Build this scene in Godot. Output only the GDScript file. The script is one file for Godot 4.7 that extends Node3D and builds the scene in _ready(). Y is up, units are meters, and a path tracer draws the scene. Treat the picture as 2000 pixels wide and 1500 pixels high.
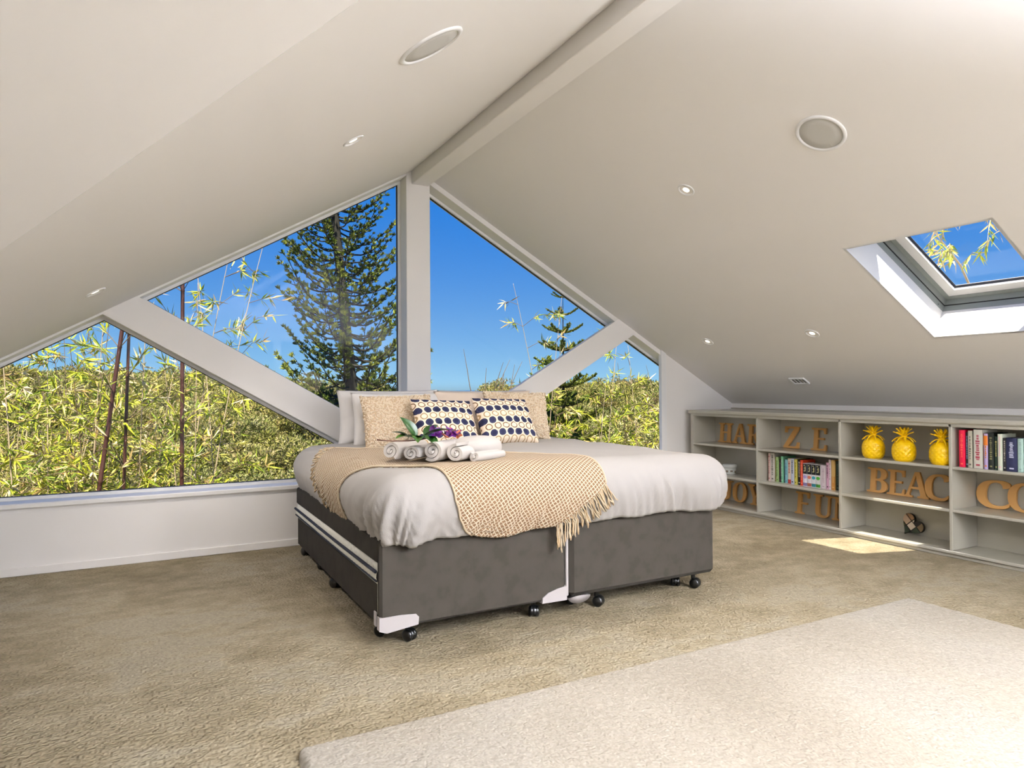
extends Node3D
# A white attic bedroom with a glazed gable, seen from inside. Metres, y up. The gable wall lies at z = -5, the ridge runs along z at x = XR.

const XR := 1.847
const YR := 2.825
const SL := 0.58
const ZW := -5.0
const SR := 0.56
const KS := 1.15603
const KR := 1.14613
var rng := RandomNumberGenerator.new()
var P := {}


func _ready() -> void:
	rng.seed = 7
	# ---- camera
	var cam := Camera3D.new()
	cam.name = "camera"
	var yaw := deg_to_rad(28.1825)
	var pit := deg_to_rad(0.4705)
	var rol := deg_to_rad(-0.3477)
	var fw := Vector3(sin(yaw) * cos(pit), sin(pit), -cos(yaw) * cos(pit))
	var rt := Vector3(cos(yaw), 0, sin(yaw))
	var up := rt.cross(fw)
	cam.transform = Transform3D(Basis(rt * cos(rol) + up * sin(rol), up * cos(rol) - rt * sin(rol), -fw), Vector3(0, 1.1, 0))
	cam.fov = 58.954
	cam.near = 0.05
	cam.far = 9000.0
	add_child(cam)
	cam.current = true
	# ---- sky, exposure
	var env := Environment.new()
	env.background_mode = Environment.BG_SKY
	var sm := ProceduralSkyMaterial.new()
	sm.sky_top_color = Color(0.0, 0.47, 0.87)
	sm.sky_horizon_color = Color(0.62, 0.83, 0.95)
	sm.sky_curve = 0.075
	sm.sky_energy_multiplier = 1.0
	sm.ground_horizon_color = Color(0.55, 0.66, 0.72)
	sm.ground_bottom_color = Color(0.35, 0.36, 0.28)
	sm.ground_curve = 0.1
	var sky := Sky.new()
	sky.sky_material = sm
	env.sky = sky
	env.tonemap_mode = Environment.TONE_MAPPER_LINEAR
	env.tonemap_exposure = 1.0
	env.sdfgi_enabled = true
	env.ssao_enabled = true
	env.ssil_enabled = true
	var we := WorldEnvironment.new()
	we.name = "world"
	we.environment = env
	add_child(we)
	# ---- sun: high, from behind the viewer's left
	var sun := DirectionalLight3D.new()
	sun.name = "sun"
	var sd := Vector3(-0.19, 1.0, 0.49).normalized()
	sun.look_at_from_position(sd * 10.0, Vector3.ZERO, Vector3.UP)
	sun.light_color = Color(1.0, 0.965, 0.90)
	sun.light_energy = 4.2
	sun.light_angular_distance = 0.5
	sun.shadow_enabled = true
	sun.sky_mode = DirectionalLight3D.SKY_MODE_LIGHT_ONLY
	add_child(sun)
	materials()
	room()
	gable()
	skylight()
	fittings()
	rear_fill_lamps()
	bookcase()
	bed()
	pillows()
	towels()
	rug()
	outdoors()


# ------------------------------------------------------------------ materials
func mt(called: String, col: Color, rough := 0.6, metal := 0.0, spec := 0.5) -> StandardMaterial3D:
	var m := StandardMaterial3D.new()
	m.resource_name = called
	m.albedo_color = col
	m.roughness = rough
	m.metallic = metal
	m.metallic_specular = spec
	P[called] = m
	return m


func noise_tex(sz: int, freq: float, oct: int, ramp: Array, sd := 1, kind := FastNoiseLite.TYPE_SIMPLEX_SMOOTH) -> NoiseTexture2D:
	var n := FastNoiseLite.new()
	n.seed = sd
	n.noise_type = kind
	n.frequency = freq
	n.fractal_octaves = oct
	var t := NoiseTexture2D.new()
	t.width = sz
	t.height = sz
	t.seamless = true
	t.noise = n
	if ramp.size():
		var g := Gradient.new()
		var offs := PackedFloat32Array()
		var cols := PackedColorArray()
		for i in ramp.size():
			offs.append(ramp[i][0])
			cols.append(ramp[i][1])
		g.offsets = offs
		g.colors = cols
		t.color_ramp = g
	return t


func cloud_tex(n: int, octaves: Array, lo: float, hi: float, sd: int, tint := Color.WHITE) -> ImageTexture:
	# value noise that repeats without a seam; octaves: [cells across, weight]; the darker end leans to the tint
	var r := RandomNumberGenerator.new()
	r.seed = sd
	var acc := PackedFloat32Array()
	acc.resize(n * n)
	var total := 0.0
	for o in octaves:
		var c: int = o[0]
		var w: float = o[1]
		total += w
		var lat := PackedFloat32Array()
		for i in c * c:
			lat.append(r.randf())
		var xi := PackedInt32Array()
		var xj := PackedInt32Array()
		var xt := PackedFloat32Array()
		for x in n:
			var f := float(x) * c / n
			xi.append(int(f) % c)
			xj.append((int(f) + 1) % c)
			xt.append(smoothstep(0.0, 1.0, f - floorf(f)))
		for y in n:
			var r0 := xi[y] * c
			var r1 := xj[y] * c
			var ty := xt[y]
			var at := y * n
			for x in n:
				var a := lerpf(lat[r0 + xi[x]], lat[r0 + xj[x]], xt[x])
				var b := lerpf(lat[r1 + xi[x]], lat[r1 + xj[x]], xt[x])
				acc[at + x] += w * lerpf(a, b, ty)
	var bytes := PackedByteArray()
	bytes.resize(n * n * 3)
	for i in n * n:
		var v := acc[i] / total
		v = clampf((v - 0.5) * 1.7 + 0.5, 0.0, 1.0)
		var k := lerpf(lo, hi, v)
		var c := Color.WHITE.lerp(tint, 1.0 - v) if tint != Color.WHITE else Color.WHITE
		bytes[i * 3] = int(clampf(k * c.r, 0, 1) * 255)
		bytes[i * 3 + 1] = int(clampf(k * c.g, 0, 1) * 255)
		bytes[i * 3 + 2] = int(clampf(k * c.b, 0, 1) * 255)
	return ImageTexture.create_from_image(Image.create_from_data(n, n, false, Image.FORMAT_RGB8, bytes))


func tri_world(m: StandardMaterial3D, s: float) -> void:
	m.uv1_triplanar = true
	m.uv1_world_triplanar = true
	m.uv1_scale = Vector3(s, s, s)


func leaf_mat(called: String, back := 0.5, rough := 0.5) -> StandardMaterial3D:
	var m := mt(called, Color.WHITE, rough, 0.0, 0.25)
	m.vertex_color_use_as_albedo = true
	m.backlight_enabled = true
	m.backlight = Color(back, back, back)
	m.cull_mode = BaseMaterial3D.CULL_DISABLED
	return m


func materials() -> void:
	mt("paint", Color(0.945, 0.935, 0.925), 0.75, 0, 0.3)
	mt("trim_paint", Color(0.945, 0.94, 0.93), 0.45)
	mt("frame_paint", Color(0.93, 0.93, 0.93), 0.4)
	mt("frame_grey", Color(0.60, 0.63, 0.62), 0.5)
	mt("gasket", Color(0.06, 0.06, 0.07), 0.6)
	var g := mt("pane_glass", Color(1, 1, 1, 0.0), 0.0, 0.0, 0.22)
	g.transparency = BaseMaterial3D.TRANSPARENCY_ALPHA
	# carpet: fine pile, brushed patches laid over at another scale
	var c := mt("carpet", Color(0.605, 0.568, 0.487), 0.95, 0, 0.1)
	var grain := cloud_tex(512, [[170, 0.6], [85, 0.4]], 0.90, 1.0, 3)
	c.albedo_texture = grain
	tri_world(c, 0.9)
	c.detail_enabled = true
	c.detail_blend_mode = BaseMaterial3D.BLEND_MODE_MUL
	c.detail_uv_layer = BaseMaterial3D.DETAIL_UV_2
	c.detail_albedo = cloud_tex(512, [[5, 0.3], [11, 0.3], [23, 0.25], [60, 0.3]], 0.82, 1.09, 11, Color(1.0, 0.975, 0.92))
	c.uv2_triplanar = true
	c.uv2_world_triplanar = true
	c.uv2_scale = Vector3(0.21, 0.21, 0.33)
	c.heightmap_enabled = true
	c.heightmap_scale = 0.5
	c.heightmap_texture = cloud_tex(512, [[150, 0.7], [60, 0.4]], 0.0, 1.0, 5)
	var r := mt("rug_pile", Color(0.655, 0.63, 0.585), 0.95, 0, 0.1)
	r.albedo_texture = grain
	tri_world(r, 1.1)
	r.heightmap_enabled = true
	r.heightmap_scale = 0.2
	r.heightmap_texture = c.heightmap_texture
	r.detail_enabled = true
	r.detail_blend_mode = BaseMaterial3D.BLEND_MODE_MUL
	r.detail_uv_layer = BaseMaterial3D.DETAIL_UV_2
	r.detail_albedo = cloud_tex(256, [[4, 0.5], [9, 0.4]], 0.90, 1.05, 21, Color(1.0, 0.985, 0.96))
	r.uv2_triplanar = true
	r.uv2_world_triplanar = true
	r.uv2_scale = Vector3(0.3, 0.3, 0.3)
	# grey velour of the bed bases
	var v := mt("velour", Color(0.205, 0.19, 0.168), 0.85, 0, 0.2)
	v.albedo_texture = noise_tex(512, 0.012, 5, [[0.25, Color(0.90, 0.90, 0.89)], [0.45, Color(0.97, 0.97, 0.965)], [0.7, Color(1, 1, 1)]], 14)
	tri_world(v, 1.4)
	v.rim_enabled = true
	v.rim = 0.12
	mt("plastic_white", Color(0.76, 0.74, 0.74), 0.4)
	mt("plastic_black", Color(0.035, 0.04, 0.04), 0.3)
	var d := mt("linen_white", Color(0.675, 0.66, 0.642), 0.9, 0, 0.2)
	d.heightmap_enabled = true
	d.heightmap_scale = 0.1
	d.heightmap_texture = noise_tex(512, 0.2, 2, [], 31)
	tri_world(d, 3.0)
	mt("pillow_white", Color(0.85, 0.84, 0.835), 0.9, 0, 0.2)
	mt("pillow_cream", Color(0.86, 0.80, 0.74), 0.9, 0, 0.2)
	var w := mt("throw_weave", Color(1, 1, 1), 0.95, 0, 0.15)
	w.albedo_texture = weave_tex()
	w.heightmap_enabled = true
	w.heightmap_scale = 0.4
	w.heightmap_texture = w.albedo_texture
	mt("throw_yarn", Color(0.80, 0.735, 0.63), 0.95, 0, 0.1)
	mt("throw_yarn_tan", Color(0.76, 0.66, 0.53), 0.95, 0, 0.1)
	mt("boucle", Color(0.76, 0.67, 0.56), 0.95, 0, 0.1)
	mt("boucle_loop", Color(0.86, 0.80, 0.71), 0.95, 0, 0.1)
	var dots := mt("dot_print", Color.WHITE, 0.85, 0, 0.2)
	dots.albedo_texture = dots_tex()
	mt("towel", Color(0.84, 0.82, 0.80), 0.98, 0, 0.1)
	P.towel.heightmap_enabled = true
	P.towel.heightmap_scale = 0.25
	P.towel.heightmap_texture = noise_tex(512, 0.22, 2, [], 41)
	tri_world(P.towel, 5.0)
	mt("ticking", Color(0.86, 0.85, 0.80), 0.9)
	mt("piping_navy", Color(0.10, 0.12, 0.18), 0.8)
	var s := mt("shelf_paint", Color(0.72, 0.705, 0.655), 0.22, 0, 0.5)
	s.albedo_texture = noise_tex(256, 0.01, 3, [[0.3, Color(0.97, 0.97, 0.96)], [0.7, Color(1, 1, 1)]], 51)
	tri_world(s, 0.7)
	var mdf := mt("fibreboard", Color(0.86, 0.67, 0.42), 0.8, 0, 0.2)
	mdf.albedo_texture = noise_tex(256, 0.2, 3, [[0.3, Color(0.90, 0.88, 0.86)], [0.7, Color(1, 1, 1)]], 52)
	tri_world(mdf, 6.0)
	mt("pineapple_yellow", Color(0.985, 0.80, 0.03), 0.28)
	mt("page_paper", Color(0.88, 0.85, 0.77), 0.9)
	mt("ceramic", Color(0.88, 0.89, 0.87), 0.25)
	mt("ceramic_print", Color(0.55, 0.50, 0.42), 0.4)
	mt("speaker_cloth", Color(0.76, 0.755, 0.735), 0.9)
	mt("vent_dark", Color(0.42, 0.41, 0.38), 0.8)
	var e := mt("lamp_glow", Color(1, 0.96, 0.88), 0.5)
	e.emission_enabled = true
	e.emission = Color(1.0, 0.93, 0.78)
	e.emission_energy_multiplier = 5.0
	mt("leaf_dark", Color(0.10, 0.24, 0.06), 0.35)
	mt("leaf_light", Color(0.24, 0.36, 0.10), 0.35)
	mt("stem_brown", Color(0.33, 0.20, 0.13), 0.6)
	mt("petal_purple", Color(0.36, 0.08, 0.46), 0.55)
	mt("petal_pink", Color(0.72, 0.25, 0.45), 0.55)
	mt("bud_peach", Color(0.80, 0.46, 0.30), 0.55)
	var tr := mt("bark_pine", Color(0.24, 0.235, 0.20), 0.95)
	tr.albedo_texture = noise_tex(256, 0.05, 3, [[0.3, Color(0.6, 0.6, 0.6)], [0.7, Color(1, 1, 1)]], 61)
	tri_world(tr, 1.5)
	mt("cane_dark", Color(0.27, 0.15, 0.11), 0.45)
	mt("cane_pale", Color(0.72, 0.64, 0.52), 0.5)
	mt("twig", Color(0.42, 0.35, 0.27), 0.8)
	leaf_mat("foliage", 0.5, 0.4)
	leaf_mat("needles", 0.25, 0.6)
	var t := mt("hill_soil", Color(0.35, 0.36, 0.20), 1.0, 0, 0.1)
	t.albedo_texture = noise_tex(512, 0.02, 5, [[0.3, Color(0.6, 0.6, 0.5)], [0.7, Color(1, 1, 1)]], 71)
	tri_world(t, 0.15)
	mt("sea_water", Color(0.07, 0.30, 0.52), 0.25)


func weave_tex() -> ImageTexture:
	# one waffle cell: cream threads cross over tan squares
	var n := 32
	var im := Image.create(n * 4, n * 4, false, Image.FORMAT_RGB8)
	for y in n * 4:
		for x in n * 4:
			var fx := absf(fposmod(float(x) / n, 1.0) - 0.5)
			var fy := absf(fposmod(float(y) / n, 1.0) - 0.5)
			var d := maxf(fx, fy)
			var a := smoothstep(0.31, 0.42, d)
			var c := Color(0.50, 0.39, 0.285).lerp(Color(0.86, 0.82, 0.745), a)
			im.set_pixel(x, y, c)
	return ImageTexture.create_from_image(im)


func dots_tex() -> ImageTexture:
	var n := 768
	var im := Image.create(n, n, false, Image.FORMAT_RGB8)
	im.fill(Color(0.92, 0.855, 0.77))
	var cols := 7.0
	var rows := 7.6
	for y in n:
		for x in n:
			var fy := float(y) / n * rows + 0.2
			var row := int(floor(fy))
			var fx := float(x) / n * cols + (0.5 if row % 2 else 0.0) + row * 0.07
			var d := Vector2((fposmod(fx, 1.0) - 0.5) / cols, (fposmod(fy, 1.0) - 0.5) / rows * 0.86).length()
			if row % 2 == 0:
				if d < 0.059:
					im.set_pixel(x, y, Color(0.135, 0.145, 0.235) if (d < 0.036 or d > 0.044) else Color(0.22, 0.23, 0.33))
				elif d < 0.064:
					im.set_pixel(x, y, Color(0.97, 0.93, 0.87))
			else:
				if d < 0.040:
					im.set_pixel(x, y, Color(0.95, 0.885, 0.80))
				elif d < 0.056:
					im.set_pixel(x, y, Color(0.47, 0.36, 0.25) if row % 4 == 1 else Color(0.64, 0.53, 0.38))
	return ImageTexture.create_from_image(im)


# ------------------------------------------------------------------ mesh helpers
func mb(smooth := false) -> SurfaceTool:
	var s := SurfaceTool.new()
	s.begin(Mesh.PRIMITIVE_TRIANGLES)
	s.set_smooth_group(0 if smooth else -1)
	return s


func commit(s: SurfaceTool, called: String, m: Material, parent: Node = self) -> MeshInstance3D:
	s.generate_normals()
	var o := MeshInstance3D.new()
	o.name = called
	o.mesh = s.commit()
	o.material_override = m
	parent.add_child(o, true)
	return o


func put_mesh(mesh: Mesh, called: String, m: Material, parent: Node = self) -> MeshInstance3D:
	var o := MeshInstance3D.new()
	o.name = called
	o.mesh = mesh
	o.material_override = m
	parent.add_child(o, true)
	return o


func tag(o: Node, label: String, category: String, group := "", kind := "") -> Node:
	o.set_meta("label", label)
	if category:
		o.set_meta("category", category)
	if group:
		o.set_meta("group", group)
	if kind:
		o.set_meta("kind", kind)
	return o


func base(called: String, at := Vector3.ZERO) -> Node3D:
	var o := Node3D.new()
	o.name = called
	o.position = at
	add_child(o, true)
	return o


func structure(o: Node, label: String) -> Node:
	o.set_meta("label", label)
	o.set_meta("kind", "structure")
	return o


func tri(s: SurfaceTool, a: Vector3, b: Vector3, c: Vector3) -> void:
	s.add_vertex(a)
	s.add_vertex(b)
	s.add_vertex(c)


func quad(s: SurfaceTool, a: Vector3, b: Vector3, c: Vector3, d: Vector3) -> void:
	tri(s, a, b, c)
	tri(s, a, c, d)


func quad_out(s: SurfaceTool, a: Vector3, b: Vector3, c: Vector3, d: Vector3, o: Vector3) -> void:
	# clockwise seen from outside
	if (b - a).cross(c - a).dot((a + b + c + d) / 4.0 - o) > 0.0:
		quad(s, a, d, c, b)
	else:
		quad(s, a, b, c, d)


func tri_out(s: SurfaceTool, a: Vector3, b: Vector3, c: Vector3, o: Vector3) -> void:
	if (b - a).cross(c - a).dot((a + b + c) / 3.0 - o) > 0.0:
		tri(s, a, c, b)
	else:
		tri(s, a, b, c)


func box(s: SurfaceTool, c: Vector3, sz: Vector3, b := Basis(), bev := 0.0) -> void:
	var h := sz / 2.0
	var ax := [b.x, b.y, b.z]
	var v := minf(bev, minf(h.x, minf(h.y, h.z)) * 0.49)
	for a in 3:
		var p := (a + 1) % 3
		var q := (a + 2) % 3
		for sg: float in [-1.0, 1.0]:
			var f: Vector3 = c + ax[a] * h[a] * sg
			var u: Vector3 = ax[p] * (h[p] - v)
			var w: Vector3 = ax[q] * (h[q] - v)
			quad_out(s, f - u - w, f + u - w, f + u + w, f - u + w, c)
	if v <= 0.0:
		return
	for a in 3:
		var p := (a + 1) % 3
		var q := (a + 2) % 3
		for sp: float in [-1.0, 1.0]:
			for sq: float in [-1.0, 1.0]:
				var e1: Vector3 = c + ax[p] * h[p] * sp + ax[q] * (h[q] - v) * sq
				var e2: Vector3 = c + ax[p] * (h[p] - v) * sp + ax[q] * h[q] * sq
				var l: Vector3 = ax[a] * (h[a] - v)
				quad_out(s, e1 - l, e1 + l, e2 + l, e2 - l, c)
	for sx: float in [-1.0, 1.0]:
		for sy: float in [-1.0, 1.0]:
			for sz2: float in [-1.0, 1.0]:
				var k := [sx, sy, sz2]
				var pts: Array[Vector3] = []
				for a in 3:
					var t := c
					for e in 3:
						t += ax[e] * k[e] * (h[e] if e == a else h[e] - v)
					pts.append(t)
				tri_out(s, pts[0], pts[1], pts[2], c)


func span(s: SurfaceTool, x0: float, x1: float, y0: float, y1: float, z0: float, z1: float, bev := 0.0) -> void:
	box(s, Vector3((x0 + x1) / 2, (y0 + y1) / 2, (z0 + z1) / 2), Vector3(absf(x1 - x0), absf(y1 - y0), absf(z1 - z0)), Basis(), bev)


func extrude(s: SurfaceTool, poly: PackedVector2Array, xf: Transform3D, z0: float, z1: float) -> void:
	# a flat outline in xf's x and y, given depth from z0 to z1 along its z
	var idx := Geometry2D.triangulate_polygon(poly)
	for i in range(0, idx.size(), 3):
		var a := poly[idx[i]]
		var b := poly[idx[i + 1]]
		var c := poly[idx[i + 2]]
		if (b - a).cross(c - a) > 0.0:
			var t := b
			b = c
			c = t
		tri(s, xf * Vector3(a.x, a.y, z1), xf * Vector3(b.x, b.y, z1), xf * Vector3(c.x, c.y, z1))
		tri(s, xf * Vector3(a.x, a.y, z0), xf * Vector3(c.x, c.y, z0), xf * Vector3(b.x, b.y, z0))
	var ccw := not Geometry2D.is_polygon_clockwise(poly)
	for i in poly.size():
		var a := poly[i]
		var b := poly[(i + 1) % poly.size()]
		if not ccw:
			var t := a
			a = b
			b = t
		quad(s, xf * Vector3(a.x, a.y, z1), xf * Vector3(a.x, a.y, z0), xf * Vector3(b.x, b.y, z0), xf * Vector3(b.x, b.y, z1))


func ring(s: SurfaceTool, outer: PackedVector2Array, inset: float, xf: Transform3D, z0: float, z1: float) -> PackedVector2Array:
	# a frame of constant width just inside an outline; returns the inner outline
	var inner := PackedVector2Array()
	var n := outer.size()
	var sg := 1.0 if not Geometry2D.is_polygon_clockwise(outer) else -1.0
	for i in n:
		var a := outer[(i + n - 1) % n]
		var b := outer[i]
		var c := outer[(i + 1) % n]
		var d1 := (b - a).normalized()
		var d2 := (c - b).normalized()
		var n1 := Vector2(-d1.y, d1.x) * sg
		var n2 := Vector2(-d2.y, d2.x) * sg
		var m := (n1 + n2) / (1.0 + n1.dot(n2))
		inner.append(b + m * inset)
	for i in n:
		var j := (i + 1) % n
		var pts := PackedVector2Array([outer[i], outer[j], inner[j], inner[i]])
		extrude(s, pts, xf, z0, z1)
	return inner


func tube(s: SurfaceTool, pts: Array, rad: Array, sides := 6, cap := true) -> void:
	var n := pts.size()
	var rings: Array = []
	var t0: Vector3 = (pts[1] - pts[0]).normalized()
	var side := t0.cross(Vector3.UP if absf(t0.y) < 0.9 else Vector3.RIGHT).normalized()
	for i in n:
		var t: Vector3 = (pts[mini(i + 1, n - 1)] - pts[maxi(i - 1, 0)]).normalized()
		side = (side - t * side.dot(t)).normalized()
		var up := t.cross(side)
		var r: float = rad[mini(i, rad.size() - 1)]
		var rr: Array[Vector3] = []
		for k in sides:
			var a := TAU * k / sides
			rr.append(pts[i] + (side * cos(a) + up * sin(a)) * r)
		rings.append(rr)
	for i in n - 1:
		for k in sides:
			var k2 := (k + 1) % sides
			quad(s, rings[i][k], rings[i + 1][k], rings[i + 1][k2], rings[i][k2])
	if cap:
		for k in sides:
			var k2 := (k + 1) % sides
			tri(s, pts[0], rings[0][k], rings[0][k2])
			tri(s, pts[n - 1], rings[n - 1][k2], rings[n - 1][k])


func lathe(s: SurfaceTool, prof: Array, n: int, xf: Transform3D) -> void:
	# prof: Vector2(radius, height), from the bottom up
	for i in prof.size() - 1:
		for k in n:
			var a0 := TAU * k / n
			var a1 := TAU * (k + 1) / n
			var p: Vector2 = prof[i]
			var q: Vector2 = prof[i + 1]
			var a := xf * Vector3(p.x * cos(a0), p.y, p.x * sin(a0))
			var b := xf * Vector3(q.x * cos(a0), q.y, q.x * sin(a0))
			var c := xf * Vector3(q.x * cos(a1), q.y, q.x * sin(a1))
			var d := xf * Vector3(p.x * cos(a1), p.y, p.x * sin(a1))
			if q.x < 1e-5:
				tri(s, a, b, d)
			elif p.x < 1e-5:
				tri(s, a, b, c)
			else:
				quad(s, a, b, c, d)


func grid(s: SurfaceTool, nu: int, nv: int, f: Callable, uv = null) -> void:
	# a smooth sheet over f(u, v), u and v from 0 to 1
	var pts := PackedVector3Array()
	var uvs := PackedVector2Array()
	for j in nv + 1:
		for i in nu + 1:
			pts.append(f.call(float(i) / nu, float(j) / nv))
			if uv != null:
				uvs.append(uv.call(float(i) / nu, float(j) / nv))
	for j in nv:
		for i in nu:
			var a := j * (nu + 1) + i
			for k: int in [a, a + 1, a + nu + 2, a, a + nu + 2, a + nu + 1]:
				if uv != null:
					s.set_uv(uvs[k])
				s.add_vertex(pts[k])


func rand(a: float, b: float) -> float:
	return rng.randf_range(a, b)


func ceil_y(x: float) -> float:
	return YR - (SR if x > XR else SL) * absf(x - XR)


# ------------------------------------------------------------------ room shell
func room() -> void:
	var s := mb()
	span(s, -3.9, 5.5, -0.25, 0.0, -5.25, 3.8)
	structure(commit(s, "floor", P.carpet), "mottled beige cut-pile carpet covering the whole floor")
	# ceiling: two slopes of the gable, a cross roof that meets the left slope in a valley, and a flat behind the viewer
	var c := base("ceiling")
	structure(c, "white sloping plaster ceiling of the attic")
	s = mb()
	slab(s, [Vector2(XR, -5.32), Vector2(XR, 0.139), Vector2(-1.75, -4.146), Vector2(-1.75, -5.32)], func(p: Vector2): return ceil_y(p.x))
	commit(s, "slope", P.paint, c)
	s = mb()
	var hs0 := 3.517
	var hs1 := 4.366
	var hz0 := -2.513
	var hz1 := -1.757
	var f := func(p: Vector2): return ceil_y(p.x)
	var rs := Vector3(SR, 1, 0) / KR * 0.19
	slab(s, [Vector2(XR, -5.32), Vector2(5.5, -5.32), Vector2(5.5, hz0), Vector2(XR, hz0)], f, rs)
	slab(s, [Vector2(XR, hz1), Vector2(5.5, hz1), Vector2(5.5, 3.8), Vector2(XR, 3.8)], f, rs)
	slab(s, [Vector2(XR, hz0), Vector2(hs0, hz0), Vector2(hs0, hz1), Vector2(XR, hz1)], f, rs)
	slab(s, [Vector2(hs1, hz0), Vector2(5.5, hz0), Vector2(5.5, hz1), Vector2(hs1, hz1)], f, rs)
	commit(s, "slope", P.paint, c)
	s = mb()
	slab(s, [Vector2(XR, 0.139), Vector2(-3.9, 0.139), Vector2(-3.9, -4.146), Vector2(-1.75, -4.146)], func(p: Vector2): return 1.527 + 0.487 * (p.y + 2.529))
	commit(s, "slope", P.paint, c)
	s = mb()
	span(s, -3.9, XR, YR, YR + 0.25, 0.139, 3.8)
	commit(s, "flat", P.paint, c)
	# walls
	s = mb()
	span(s, 5.2, 5.45, 0.0, ceil_y(5.2) + 0.1, -5.0, 3.6)
	structure(commit(s, "wall_right", P.paint), "low white knee wall behind the bookcase")
	s = mb()
	span(s, -1.75, -1.5, 0.0, ceil_y(-1.5) + 0.1, -5.2, -3.85)
	span(s, -3.9, -1.5, 0.0, 0.95, -4.1, -3.85)
	span(s, -3.9, -3.6, 0.0, 2.95, -3.85, 3.6)
	structure(commit(s, "wall_left", P.paint), "white left-hand wall out of the picture")
	# rear wall; the glazed doors behind the viewer are added for fill daylight
	s = mb()
	span(s, -3.9, 1.1, 0.0, 2.95, 3.6, 3.8)
	span(s, 3.4, 5.5, 0.0, ceil_y(3.4) + 0.1, 3.6, 3.8)
	span(s, 1.1, 3.4, 2.15, 2.95, 3.6, 3.8)
	structure(commit(s, "wall_back", P.paint), "white rear wall behind the viewer")
	var d := base("added_door_1")
	structure(d, "added tall glazed doors behind the viewer, letting in fill daylight")
	for i in 2:
		var x0 := 1.1 + i * 1.15
		s = mb()
		ring(s, PackedVector2Array([Vector2(x0, 0.0), Vector2(x0 + 1.15, 0.0), Vector2(x0 + 1.15, 2.15), Vector2(x0, 2.15)]), 0.07, Transform3D(), 3.66, 3.72)
		commit(s, "frame", P.frame_paint, d)
		s = mb()
		span(s, x0 + 0.07, x0 + 1.08, 0.07, 2.08, 3.685, 3.692)
		commit(s, "pane", P.pane_glass, d)
	# ridge beam
	s = mb()
	span(s, 1.806, 1.945, 2.70, 2.95, -5.3, 3.6, 0.004)
	structure(commit(s, "ridge_beam", P.paint), "long white boxed ridge beam under the peak of the ceiling")


func slab(s: SurfaceTool, pts: Array, f: Callable, rise := Vector3(0, 0.32, 0)) -> void:
	# a roof panel: the outline in plan, its underside at f(x, z), its top vertically above
	var poly := PackedVector2Array(pts)
	var lo: Array[Vector3] = []
	var hi: Array[Vector3] = []
	var mid := Vector3.ZERO
	for p in poly:
		var y: float = f.call(p)
		lo.append(Vector3(p.x, y, p.y))
		hi.append(Vector3(p.x, y, p.y) + rise)
		mid += (Vector3(p.x, y, p.y) + rise / 2) / poly.size()
	var idx := Geometry2D.triangulate_polygon(poly)
	for i in range(0, idx.size(), 3):
		tri_out(s, lo[idx[i]], lo[idx[i + 1]], lo[idx[i + 2]], mid)
		tri_out(s, hi[idx[i]], hi[idx[i + 1]], hi[idx[i + 2]], mid)
	for i in poly.size():
		var j := (i + 1) % poly.size()
		quad_out(s, lo[i], lo[j], hi[j], hi[i], mid)


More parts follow.
